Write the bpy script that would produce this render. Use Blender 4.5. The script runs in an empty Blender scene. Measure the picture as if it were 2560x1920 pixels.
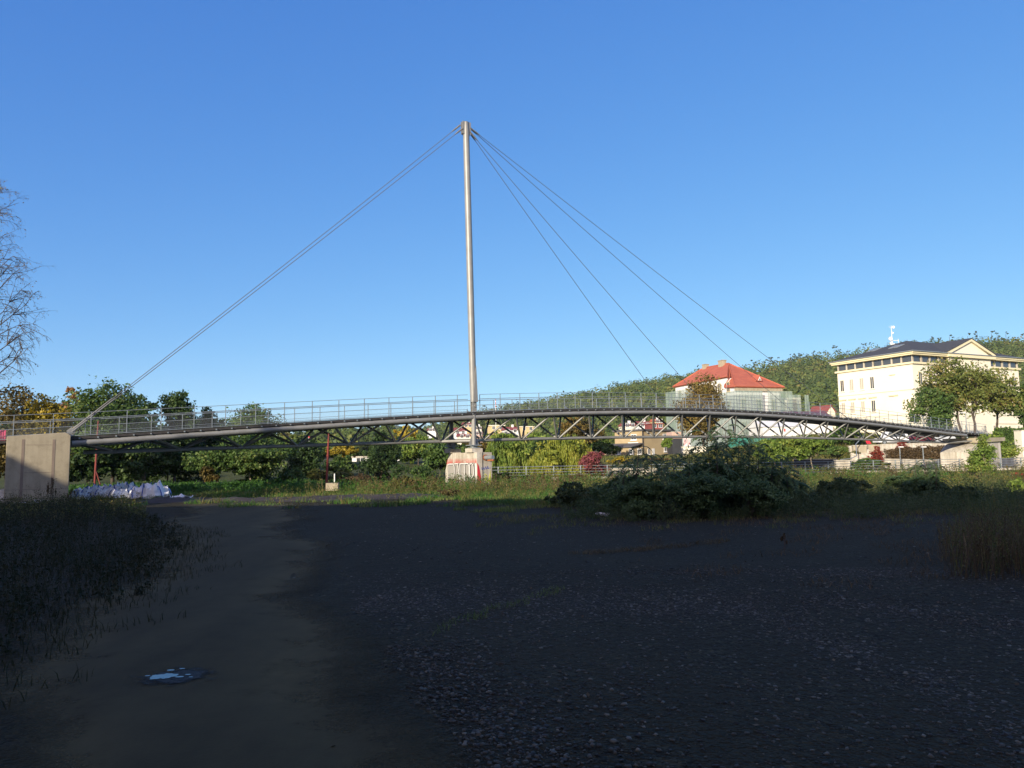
import bpy, math, random
import numpy as np
from mathutils import Vector

sc = bpy.context.scene
COL = sc.collection
rnd = random.Random(7)
rng = np.random.default_rng(7)
R = math.radians

# ------------------------------------------------------------------ camera
FPX, IW, IH = 1900.0, 2560.0, 1920.0
PITCH, ROLL, EYE = R(5.62), R(0.86), 1.65
cam_d = bpy.data.cameras.new("camera")
cam_d.sensor_width = 36.0
cam_d.lens = 36.0 * FPX / IW
cam_d.clip_start, cam_d.clip_end = 0.1, 6000.0
cam = bpy.data.objects.new("camera", cam_d)
COL.objects.link(cam)
sc.camera = cam
_f = np.array([0, math.cos(PITCH), math.sin(PITCH)])
_r0 = np.array([1.0, 0, 0])
_u0 = np.array([0, -math.sin(PITCH), math.cos(PITCH)])
CR = _r0 * math.cos(ROLL) - _u0 * math.sin(ROLL)
CU = _u0 * math.cos(ROLL) + _r0 * math.sin(ROLL)
from mathutils import Matrix
cam.matrix_world = Matrix(((CR[0], CU[0], -_f[0], 0), (CR[1], CU[1], -_f[1], 0), (CR[2], CU[2], -_f[2], EYE), (0, 0, 0, 1)))

# ------------------------------------------------------------------ light
SUN_EL = R(16.0)
FILL_GLOW = 5.0
SH = np.array([-0.49, -0.872])                  # horizontal direction towards the sun
SH = SH / np.linalg.norm(SH)
world = bpy.data.worlds.new("World")
sc.world = world
world.use_nodes = True
wn = world.node_tree
bgn = wn.nodes["Background"]
sky = wn.nodes.new("ShaderNodeTexSky")
sky.sky_type = 'NISHITA'
sky.sun_disc = False
sky.sun_elevation = SUN_EL
sky.sun_rotation = math.atan2(SH[0], SH[1])
sky.altitude = 200
sky.air_density = 0.7
sky.dust_density = 0.0
sky.ozone_density = 6.0
# the camera's white balance and tone response for the sky, channel by channel
sep_ = wn.nodes.new("ShaderNodeSeparateColor"); com_ = wn.nodes.new("ShaderNodeCombineColor")
wn.links.new(sky.outputs[0], sep_.inputs[0])
for ch_, (pw_, k_) in enumerate(((1.05, 1.00), (0.74, 1.24), (0.38, 2.34))):
    p_ = wn.nodes.new("ShaderNodeMath"); p_.operation = 'POWER'; p_.inputs[1].default_value = pw_
    q_ = wn.nodes.new("ShaderNodeMath"); q_.operation = 'MULTIPLY'; q_.inputs[1].default_value = k_
    wn.links.new(sep_.outputs[ch_], p_.inputs[0]); wn.links.new(p_.outputs[0], q_.inputs[0]); wn.links.new(q_.outputs[0], com_.inputs[ch_])
# warm glow added to the unseen sky round the sun, lighting the shaded lot
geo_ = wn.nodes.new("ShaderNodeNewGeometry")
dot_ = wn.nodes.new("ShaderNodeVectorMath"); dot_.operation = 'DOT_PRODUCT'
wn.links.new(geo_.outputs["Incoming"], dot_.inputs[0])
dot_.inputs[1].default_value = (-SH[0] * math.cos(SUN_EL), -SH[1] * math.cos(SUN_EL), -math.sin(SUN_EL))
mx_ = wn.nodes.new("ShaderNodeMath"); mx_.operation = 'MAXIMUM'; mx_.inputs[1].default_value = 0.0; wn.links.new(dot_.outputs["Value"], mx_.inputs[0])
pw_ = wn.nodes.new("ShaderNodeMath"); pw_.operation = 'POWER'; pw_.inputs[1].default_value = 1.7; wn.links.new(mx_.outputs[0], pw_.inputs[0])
gl_ = wn.nodes.new("ShaderNodeVectorMath"); gl_.operation = 'SCALE'; gl_.inputs[0].default_value = (FILL_GLOW * 1.0, FILL_GLOW * 0.62, FILL_GLOW * 0.30); wn.links.new(pw_.outputs[0], gl_.inputs["Scale"])
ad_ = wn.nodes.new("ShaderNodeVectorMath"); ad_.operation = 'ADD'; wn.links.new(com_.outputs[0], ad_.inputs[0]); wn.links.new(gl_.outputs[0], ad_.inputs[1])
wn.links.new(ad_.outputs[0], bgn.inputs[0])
bgn.inputs[1].default_value = 0.15
sun_d = bpy.data.lights.new("sun", 'SUN')
sun_d.energy = 5.0
sun_d.angle = R(0.5)
sun_d.color = (1.0, 0.89, 0.72)
sun = bpy.data.objects.new("sun", sun_d)
COL.objects.link(sun)
_sd = Vector((SH[0] * math.cos(SUN_EL), SH[1] * math.cos(SUN_EL), math.sin(SUN_EL)))
sun.rotation_euler = _sd.to_track_quat('Z', 'Y').to_euler()
sun.location = (-30, -60, 40)
sc.view_settings.view_transform = 'Standard'
sc.view_settings.look = 'None'
sc.view_settings.exposure = 0.5
sc.view_settings.gamma = 1.0
try:
    sc.view_settings.use_curve_mapping = False
except Exception:
    pass
sc.cycles.max_bounces = 6
sc.cycles.transparent_max_bounces = 16

# ------------------------------------------------------------------ measuring helpers
def ray(px, py):
    return CR * ((px - 1280) / FPX) - CU * ((py - 960) / FPX) + _f

def at(px, py, Y):
    d = ray(px, py)
    return np.array([0, 0, EYE]) + d * (Y / d[1])

def atz(px, py, z):
    d = ray(px, py)
    return np.array([0, 0, EYE]) + d * ((z - EYE) / d[2])

def sstep(a, b, x):
    t = np.clip((np.asarray(x, float) - a) / (b - a), 0, 1)
    return t * t * (3 - 2 * t)

def near_bank(x): return 51.5 - 0.10 * x
def far_bank(x): return 72.0 + 0.23 * x

def gz(x, y):
    x = np.asarray(x, float); y = np.asarray(y, float)
    side = sstep(-24, -8, x)
    ch = sstep(near_bank(x), near_bank(x) + 7, y) * (1 - sstep(far_bank(x) - 7, far_bank(x) - 0.6, y))
    z = -0.02 - 2.6 * ch * side - 0.30 * sstep(far_bank(x) - 7, far_bank(x) - 0.6, y)
    rise = 1.9 + 2.9 * sstep(24, 50, x)
    z = z + rise * sstep(far_bank(x) + 13, far_bank(x) + 34, y)
    z = z + 10.0 * sstep(180, 330, y) * sstep(-60, 40, x)
    z = z + 0.035 * np.sin(x * 0.55 + 0.4 * y) * np.sin(y * 0.33) * (1 - sstep(40, 50, y))
    return z

# ------------------------------------------------------------------ object helpers
def link(o):
    COL.objects.link(o); return o

def tag(o, label=None, cat=None, group=None, kind=None):
    if label: o["label"] = label
    if cat: o["category"] = cat
    if group: o["group"] = group
    if kind: o["kind"] = kind
    return o

def thing(name, loc, label, cat, group=None):
    o = link(bpy.data.objects.new(name, None))
    o.location = tuple(float(v) for v in loc)
    o.empty_display_size = 0.3
    return tag(o, label, cat, group)

def org(p):
    """world origin of a thing or of a part of it"""
    v = np.zeros(3)
    while p is not None:
        v = v + np.array(p.location); p = p.parent
    return v

class MB:
    def __init__(s): s.v = []; s.f = []; s.sm = []
    def add(s, vs, fs, smooth=False):
        n = len(s.v)
        s.v += [tuple(float(c) for c in v) for v in vs]
        s.f += [tuple(i + n for i in f) for f in fs]
        s.sm += [smooth] * len(fs)
        return s
    def hexa(s, p):     # 8 points: bottom ring 0-3, top ring 4-7
        return s.add(p, [(3, 2, 1, 0), (4, 5, 6, 7), (0, 1, 5, 4), (1, 2, 6, 5), (2, 3, 7, 6), (3, 0, 4, 7)])
    def box(s, c, d, ux=(1, 0, 0), uy=(0, 1, 0), uz=(0, 0, 1)):
        c = np.array(c, float); ux = np.array(ux, float) * d[0] / 2; uy = np.array(uy, float) * d[1] / 2; uz = np.array(uz, float) * d[2] / 2
        return s.hexa([c - ux - uy - uz, c + ux - uy - uz, c + ux + uy - uz, c - ux + uy - uz,
                       c - ux - uy + uz, c + ux - uy + uz, c + ux + uy + uz, c - ux + uy + uz])
    def tube(s, pts, r, seg=8, cap=True):
        pts = [np.array(p, float) for p in pts]
        rr = r if hasattr(r, '__len__') else [r] * len(pts)
        n = len(pts); vs = []; fs = []
        t0 = pts[1] - pts[0]; t0 /= (np.linalg.norm(t0) + 1e-9)
        a = np.array([0, 0, 1.0]) if abs(t0[2]) < 0.9 else np.array([1.0, 0, 0])
        e1 = np.cross(t0, a); e1 /= np.linalg.norm(e1)
        for i in range(n):
            t = pts[min(i + 1, n - 1)] - pts[max(i - 1, 0)]; t /= (np.linalg.norm(t) + 1e-9)
            e1 = e1 - t * np.dot(e1, t); e1 /= (np.linalg.norm(e1) + 1e-9)
            e2 = np.cross(t, e1)
            for k in range(seg):
                an = 2 * math.pi * k / seg
                vs.append(pts[i] + (e1 * math.cos(an) + e2 * math.sin(an)) * rr[i])
        for i in range(n - 1):
            for k in range(seg):
                k2 = (k + 1) % seg
                fs.append((i * seg + k, i * seg + k2, (i + 1) * seg + k2, (i + 1) * seg + k))
        s.add(vs, fs, True)
        if cap:
            s.add(vs[:seg], [tuple(range(seg - 1, -1, -1))]); s.add(vs[-seg:], [tuple(range(seg))])
        return s
    def prism(s, poly, off):
        """closed polygon (3-D points) extruded along off"""
        n = len(poly); off = np.array(off, float)
        a = [np.array(p, float) for p in poly]; b = [p + off for p in a]
        return s.add(a + b, [tuple(range(n - 1, -1, -1)), tuple(range(n, 2 * n))] + [(i, (i + 1) % n, n + (i + 1) % n, n + i) for i in range(n)])
    def ball(s, c, r, seg=10, rings=6):
        c = np.array(c, float); r = np.array(r if hasattr(r, '__len__') else [r] * 3, float)
        vs = [c + r * (0, 0, -1)]; fs = []
        for i in range(1, rings):
            th = math.pi * i / rings - math.pi / 2
            for k in range(seg):
                an = 2 * math.pi * k / seg
                vs.append(c + r * (math.cos(th) * math.cos(an), math.cos(th) * math.sin(an), math.sin(th)))
        vs.append(c + r * (0, 0, 1)); top = len(vs) - 1
        for k in range(seg):
            k2 = (k + 1) % seg
            fs.append((0, 1 + k2, 1 + k))
            for i in range(rings - 2):
                fs.append((1 + i * seg + k, 1 + i * seg + k2, 1 + (i + 1) * seg + k2, 1 + (i + 1) * seg + k))
            fs.append((1 + (rings - 2) * seg + k, 1 + (rings - 2) * seg + k2, top))
        return s.add(vs, fs, True)
    def build(s, name, m, parent=None, loc=None, bevel=0):
        o0 = org(parent) if parent is not None else np.array(loc if loc is not None else (0, 0, 0), float)
        me = bpy.data.meshes.new(name)
        me.from_pydata([tuple(np.array(v) - o0) for v in s.v], [], s.f)
        me.polygons.foreach_set("use_smooth", s.sm)
        me.materials.append(m)
        me.update()
        o = link(bpy.data.objects.new(name, me))
        if parent is not None: o.parent = parent
        elif loc is not None: o.location = tuple(float(v) for v in loc)
        if bevel:
            b = o.modifiers.new("bevel", 'BEVEL'); b.width = bevel; b.segments = 2; b.limit_method = 'ANGLE'
        return o

def quads(name, Q, m, parent=None, loc=None):
    """Q: (N,4,3) world coordinates -> one mesh of separate quads"""
    Q = np.asarray(Q, float)
    o0 = org(parent) if parent is not None else np.array(loc if loc is not None else (0, 0, 0), float)
    V = (Q.reshape(-1, 3) - o0).astype(np.float32); n = len(Q)
    me = bpy.data.meshes.new(name)
    me.vertices.add(n * 4); me.vertices.foreach_set("co", V.ravel())
    me.loops.add(n * 4); me.loops.foreach_set("vertex_index", np.arange(n * 4, dtype=np.int32))
    me.polygons.add(n)
    me.polygons.foreach_set("loop_start", np.arange(0, n * 4, 4, dtype=np.int32))
    me.polygons.foreach_set("loop_total", np.full(n, 4, dtype=np.int32))
    me.materials.append(m); me.update(); me.validate()
    o = link(bpy.data.objects.new(name, me))
    if parent is not None: o.parent = parent
    elif loc is not None: o.location = tuple(float(v) for v in loc)
    return o

def grid_mesh(name, X, Y, Z, m, smooth=True):
    a, b = X.shape
    V = np.stack([X, Y, Z], -1).reshape(-1, 3)
    I = np.arange(a * b).reshape(a, b)
    F = np.stack([I[:-1, :-1], I[:-1, 1:], I[1:, 1:], I[1:, :-1]], -1).reshape(-1, 4)
    me = bpy.data.meshes.new(name)
    me.from_pydata(V.tolist(), [], F.tolist())
    me.polygons.foreach_set("use_smooth", [smooth] * len(F))
    me.materials.append(m); me.update()
    return link(bpy.data.objects.new(name, me))

# ------------------------------------------------------------------ materials
def newmat(name):
    m = bpy.data.materials.new(name); m.use_nodes = True
    nt = m.node_tree
    return m, nt, nt.nodes["Principled BSDF"]

def N(nt, t, **kw):
    n = nt.nodes.new(t)
    for k, v in kw.items(): setattr(n, k, v)
    return n

def ramp(nt, fac, stops, interp='LINEAR'):
    r = N(nt, "ShaderNodeValToRGB"); r.color_ramp.interpolation = interp
    e = r.color_ramp.elements
    while len(e) < len(stops): e.new(0.5)
    for i, (p, c) in enumerate(stops):
        e[i].position = p; e[i].color = (c[0], c[1], c[2], 1)
    nt.links.new(fac, r.inputs[0]); return r.outputs[0]

def noise(nt, scale, detail=4, rough=0.55, stretch=None, coord='Object'):
    tc = N(nt, "ShaderNodeTexCoord"); n = N(nt, "ShaderNodeTexNoise")
    n.inputs["Scale"].default_value = scale; n.inputs["Detail"].default_value = detail; n.inputs["Roughness"].default_value = rough
    if stretch:
        mp = N(nt, "ShaderNodeMapping"); mp.inputs["Scale"].default_value = stretch
        nt.links.new(tc.outputs[coord], mp.inputs[0]); nt.links.new(mp.outputs[0], n.inputs["Vector"])
    else:
        nt.links.new(tc.outputs[coord], n.inputs["Vector"])
    return n.outputs["Fac"]

def bump(nt, b, h, strength, dist=0.02):
    n = N(nt, "ShaderNodeBump"); n.inputs["Strength"].default_value = strength; n.inputs["Distance"].default_value = dist
    nt.links.new(h, n.inputs["Height"]); nt.links.new(n.outputs[0], b.inputs["Normal"])

def plain(name, c, rough=0.6, c2=None, scale=3.0, metal=0.0, bmp=0.0, stretch=None, spec=0.5):
    m, nt, b = newmat(name)
    b.inputs["Roughness"].default_value = rough; b.inputs["Metallic"].default_value = metal
    b.inputs["Specular IOR Level"].default_value = spec
    c2 = c2 or tuple(v * 0.8 for v in c)
    f = noise(nt, scale, 6, 0.6, stretch)
    nt.links.new(ramp(nt, f, [(0.32, c2), (0.68, c)]), b.inputs["Base Color"])
    if bmp: bump(nt, b, noise(nt, scale * 9, 4, 0.6), bmp, 0.01)
    return m

def leafmat(name, cols, trans=0.3, clump=0.35, rough=0.55, rw=0.55):
    """foliage: colour varies leaf by leaf and from clump to clump"""
    m, nt, b = newmat(name)
    g = N(nt, "ShaderNodeNewGeometry")
    f = noise(nt, clump, 3, 0.6)
    ma = N(nt, "ShaderNodeMath", operation='MULTIPLY_ADD')
    nt.links.new(g.outputs["Random Per Island"], ma.inputs[0]); ma.inputs[1].default_value = rw
    sc_ = N(nt, "ShaderNodeMath", operation='MULTIPLY_ADD'); nt.links.new(f, sc_.inputs[0]); sc_.inputs[1].default_value = 1.6 + (0.55 - rw) * 1.6; sc_.inputs[2].default_value = -0.58 - (0.55 - rw) * 0.3
    nt.links.new(sc_.outputs[0], ma.inputs[2])
    n = len(cols)
    col = ramp(nt, ma.outputs[0], [(0.05 + 0.9 * i / max(n - 1, 1), c) for i, c in enumerate(cols)])
    b.inputs["Roughness"].default_value = rough; b.inputs["Specular IOR Level"].default_value = 0.25
    nt.links.new(col, b.inputs["Base Color"])
    t = N(nt, "ShaderNodeBsdfTranslucent"); nt.links.new(col, t.inputs[0])
    mx = N(nt, "ShaderNodeMixShader"); mx.inputs[0].default_value = trans
    nt.links.new(b.outputs[0], mx.inputs[1]); nt.links.new(t.outputs[0], mx.inputs[2])
    nt.links.new(mx.outputs[0], nt.nodes["Material Output"].inputs[0])
    return m

M = {}
M['steel'] = plain("painted_steel", (0.285, 0.28, 0.26), 0.42, (0.225, 0.22, 0.20), 1.4, 0.1)
M['galv'] = plain("galvanised_steel", (0.30, 0.33, 0.33), 0.45, (0.22, 0.25, 0.26), 6, 0.3)
M['cable'] = plain("cable_steel", (0.16, 0.17, 0.19), 0.5, (0.12, 0.12, 0.14), 8, 0.3)
M['deck'] = plain("deck_timber", (0.05, 0.045, 0.042), 0.8, (0.03, 0.028, 0.026), 5)
M['concrete'] = plain("concrete_tan", (0.42, 0.34, 0.215), 0.85, (0.29, 0.235, 0.155), 0.7, 0, 0.2)
M['concrete_light'] = plain("concrete_light", (0.58, 0.53, 0.45), 0.85, (0.46, 0.42, 0.35), 0.9, 0, 0.15)
M['groove'] = plain("weathered_batten", (0.24, 0.185, 0.14), 0.85, (0.19, 0.145, 0.11), 2)
M['rust'] = plain("rusty_red_steel", (0.24, 0.035, 0.022), 0.7, (0.13, 0.025, 0.018), 2.0)
M['rust2'] = plain("orange_rust", (0.38, 0.13, 0.04), 0.8, (0.22, 0.07, 0.03), 6)
M['bag'] = plain("white_woven_plastic", (0.80, 0.80, 0.80), 0.5, (0.68, 0.69, 0.72), 3, 0, 0.5)
M['strap'] = plain("blue_strap", (0.03, 0.09, 0.38), 0.6)
M['soil'] = plain("dark_soil", (0.045, 0.034, 0.028), 0.95, (0.025, 0.02, 0.017), 1.2, 0, 0.8)
M['white'] = plain("white_paint", (0.78, 0.77, 0.74), 0.6, (0.70, 0.68, 0.64), 1)
M['cream'] = plain("cream_render", (0.83, 0.76, 0.60), 0.85, (0.79, 0.72, 0.56), 0.4)
M['trim'] = plain("yellow_trim", (0.78, 0.69, 0.44), 0.8, (0.73, 0.64, 0.40), 0.8)
M['slate'] = plain("slate_roof", (0.075, 0.078, 0.085), 0.85, (0.055, 0.058, 0.064), 1.5, 0, 0.2, spec=0.2)
M['tile'] = plain("red_roof_tile", (0.46, 0.125, 0.065), 0.8, (0.36, 0.09, 0.05), 0.9, 0, 0.3)
M['redroof'] = plain("brick_red_roof", (0.26, 0.06, 0.05), 0.8, (0.20, 0.045, 0.04), 0.5)
M['purple'] = plain("purple_brown_roof", (0.13, 0.05, 0.075), 0.7, (0.10, 0.04, 0.06), 0.5)
M['beige'] = plain("beige_render", (0.44, 0.34, 0.19), 0.9, (0.37, 0.28, 0.155), 0.6)
M['pink'] = plain("pink_render", (0.62, 0.42, 0.34), 0.9)
M['yellow'] = plain("yellow_render", (0.66, 0.50, 0.24), 0.9)
M['dark'] = plain("dark_panel", (0.035, 0.038, 0.045), 0.6, (0.025, 0.027, 0.03), 1)
M['tar'] = plain("grey_roof_felt", (0.10, 0.095, 0.095), 0.85)
M['bark'] = plain("bark", (0.10, 0.075, 0.055), 0.9, (0.06, 0.045, 0.035), 4, 0, 0.5)
M['bark_pale'] = plain("pale_bark", (0.30, 0.25, 0.18), 0.9, (0.2, 0.16, 0.11), 4)
M['straw'] = plain("dry_stalk", (0.30, 0.22, 0.12), 0.9)
M['red'] = plain("red_paint", (0.60, 0.03, 0.04), 0.5, (0.45, 0.02, 0.03), 4)
M['black'] = plain("black_paint", (0.02, 0.02, 0.022), 0.6)
M['grey'] = plain("grey_spray", (0.36, 0.34, 0.30), 0.8, (0.27, 0.25, 0.22), 4, stretch=(6, 6, 0.6))
M['chalk'] = plain("white_spray", (0.80, 0.78, 0.74), 0.8)
M['yel'] = plain("yellow_spray", (0.62, 0.60, 0.10), 0.8)
M['blue'] = plain("blue_spray", (0.07, 0.10, 0.36), 0.8)
M['magenta'] = plain("magenta_cloth", (0.42, 0.03, 0.10), 0.8)
M['socket'] = plain("cable_socket_steel", (0.22, 0.215, 0.20), 0.5, (0.17, 0.165, 0.155), 3, 0.2)
M['orange'] = plain("orange_paint", (0.70, 0.30, 0.05), 0.5)
M['tyre'] = plain("tyre_rubber", (0.02, 0.02, 0.02), 0.85)

def weathered(name, c, c2, dark, rough=0.88):
    m, nt, b = newmat(name); b.inputs["Roughness"].default_value = rough; b.inputs["Specular IOR Level"].default_value = 0.3
    base = ramp(nt, noise(nt, 0.8, 6, 0.62), [(0.32, c2), (0.68, c)])
    st = ramp(nt, noise(nt, 1.0, 6, 0.7, (2.6, 2.6, 0.22)), [(0.40, dark), (0.62, (1, 1, 1))]); bl = ramp(nt, noise(nt, 2.6, 5, 0.7), [(0.30, (0.80, 0.79, 0.77)), (0.52, (1, 1, 1))])
    m1 = N(nt, "ShaderNodeMixRGB"); m1.blend_type = 'MULTIPLY'; m1.inputs[0].default_value = 0.8; nt.links.new(base, m1.inputs[1]); nt.links.new(st, m1.inputs[2])
    m2 = N(nt, "ShaderNodeMixRGB"); m2.blend_type = 'MULTIPLY'; m2.inputs[0].default_value = 1.0; nt.links.new(m1.outputs[0], m2.inputs[1]); nt.links.new(bl, m2.inputs[2])
    nt.links.new(m2.outputs[0], b.inputs["Base Color"]); bump(nt, b, noise(nt, 14, 5, 0.65), 0.25, 0.01)
    return m
M['concrete'] = weathered("weathered_tan_concrete", (0.43, 0.37, 0.26), (0.36, 0.31, 0.215), (0.84, 0.83, 0.82))
M['concrete_light'] = weathered("weathered_pale_concrete", (0.62, 0.57, 0.48), (0.50, 0.46, 0.38), (0.62, 0.58, 0.52))
def glassmat(name, c, rough=0.08):
    m, nt, b = newmat(name)
    b.inputs["Base Color"].default_value = (*c, 1); b.inputs["Roughness"].default_value = rough
    b.inputs["Specular IOR Level"].default_value = 0.8
    return m
M['glass'] = glassmat("window_glass", (0.06, 0.065, 0.07))
M['pane_light'] = glassmat("curtained_glass", (0.42, 0.38, 0.30), 0.3)

def netmat(name, c, c2, alpha):
    m, nt, b = newmat(name)
    f = noise(nt, 0.7, 5, 0.6, (3, 3, 0.35))
    nt.links.new(ramp(nt, f, [(0.3, c2), (0.7, c)]), b.inputs["Base Color"]); b.inputs["Roughness"].default_value = 0.9
    tr = N(nt, "ShaderNodeBsdfTransparent"); mx = N(nt, "ShaderNodeMixShader"); mx.inputs[0].default_value = alpha
    nt.links.new(tr.outputs[0], mx.inputs[1]); nt.links.new(b.outputs[0], mx.inputs[2])
    nt.links.new(mx.outputs[0], nt.nodes["Material Output"].inputs[0])
    return m
M['net'] = netmat("green_scaffold_net", (0.33, 0.40, 0.34), (0.20, 0.28, 0.245), 0.62)
M['net2'] = netmat("teal_scaffold_net", (0.03, 0.20, 0.15), (0.02, 0.13, 0.10), 0.92)
M['mesh'] = netmat("railing_wire_mesh", (0.30, 0.32, 0.33), (0.25, 0.27, 0.28), 0.08)

# leaves
L = {}
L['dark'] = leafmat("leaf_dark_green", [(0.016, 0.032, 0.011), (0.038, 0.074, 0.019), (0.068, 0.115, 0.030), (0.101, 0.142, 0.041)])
L['mid'] = leafmat("leaf_mid_green", [(0.033, 0.065, 0.016), (0.065, 0.124, 0.026), (0.111, 0.169, 0.039), (0.182, 0.195, 0.046)])
L['fresh'] = leafmat("leaf_fresh_green", [(0.065, 0.117, 0.019), (0.130, 0.208, 0.033), (0.221, 0.286, 0.052), (0.312, 0.325, 0.065)])
L['willow'] = leafmat("leaf_willow", [(0.065, 0.117, 0.019), (0.130, 0.202, 0.033), (0.221, 0.273, 0.046), (0.325, 0.338, 0.065)])
L['willow_y'] = leafmat("leaf_willow_yellow", [(0.10, 0.14, 0.02), (0.20, 0.24, 0.03), (0.30, 0.31, 0.045), (0.40, 0.35, 0.06)])
L['yellow'] = leafmat("leaf_yellow", [(0.12, 0.10, 0.015), (0.26, 0.21, 0.02), (0.42, 0.31, 0.03), (0.5, 0.36, 0.05)])
L['olive'] = leafmat("leaf_olive_brown", [(0.039, 0.039, 0.013), (0.091, 0.078, 0.021), (0.169, 0.117, 0.026), (0.260, 0.169, 0.039)])
L['orange'] = leafmat("leaf_orange", [(0.16, 0.07, 0.02), (0.32, 0.16, 0.05), (0.45, 0.24, 0.09)])
L['chestnut'] = leafmat("leaf_chestnut", [(0.065, 0.052, 0.016), (0.143, 0.111, 0.026), (0.221, 0.143, 0.039), (0.208, 0.195, 0.039)], 0.25, 0.5)
L['thin'] = leafmat("leaf_airy", [(0.07, 0.095, 0.02), (0.13, 0.165, 0.035), (0.20, 0.215, 0.05), (0.27, 0.19, 0.07)])
L['pink'] = leafmat("leaf_pink_red", [(0.10, 0.05, 0.03), (0.22, 0.07, 0.06), (0.32, 0.08, 0.10), (0.12, 0.10, 0.03)], 0.3, 0.9)
L['redleaf'] = leafmat("leaf_red", [(0.14, 0.03, 0.02), (0.28, 0.05, 0.03), (0.36, 0.09, 0.05)], 0.3, 0.9)
L['sumac'] = leafmat("leaf_sumac", [(0.055, 0.095, 0.036), (0.095, 0.15, 0.055), (0.14, 0.20, 0.075)], 0.35, 0.8)
L['weed'] = leafmat("weed_leaf", [(0.046, 0.065, 0.018), (0.098, 0.124, 0.029), (0.169, 0.156, 0.039), (0.260, 0.182, 0.078)], 0.3, 0.5)
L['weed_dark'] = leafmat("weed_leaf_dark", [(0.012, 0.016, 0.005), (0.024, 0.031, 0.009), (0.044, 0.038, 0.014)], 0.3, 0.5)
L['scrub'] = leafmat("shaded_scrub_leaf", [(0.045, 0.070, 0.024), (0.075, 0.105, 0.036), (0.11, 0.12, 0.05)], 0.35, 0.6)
L['weed_green'] = leafmat("weed_leaf_green", [(0.033, 0.088, 0.013), (0.061, 0.154, 0.022), (0.099, 0.209, 0.033)], 0.3, 0.5)
L['weed_brown'] = leafmat("weed_leaf_brown", [(0.05, 0.035, 0.02), (0.11, 0.075, 0.035), (0.19, 0.125, 0.06)], 0.3, 0.5)
L['grass'] = leafmat("grass_blade", [(0.046, 0.078, 0.019), (0.091, 0.143, 0.033), (0.156, 0.195, 0.046), (0.208, 0.195, 0.065)], 0.3, 0.3)
L['straw'] = leafmat("dry_straw_blade", [(0.07, 0.055, 0.026), (0.11, 0.085, 0.04), (0.15, 0.115, 0.055)], 0.2, 0.5)
L['hill'] = leafmat("hill_wood_leaf", [(0.034, 0.058, 0.016), (0.060, 0.095, 0.022), (0.092, 0.128, 0.028), (0.135, 0.155, 0.034), (0.20, 0.145, 0.04)], 0.2, 0.11, 0.6, 0.18)
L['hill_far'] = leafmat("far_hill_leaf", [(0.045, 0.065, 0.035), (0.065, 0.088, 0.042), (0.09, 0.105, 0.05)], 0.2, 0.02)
L['pine'] = leafmat("pine_needle", [(0.030, 0.045, 0.018), (0.060, 0.083, 0.027), (0.090, 0.105, 0.038)], 0.2, 0.3)

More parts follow.
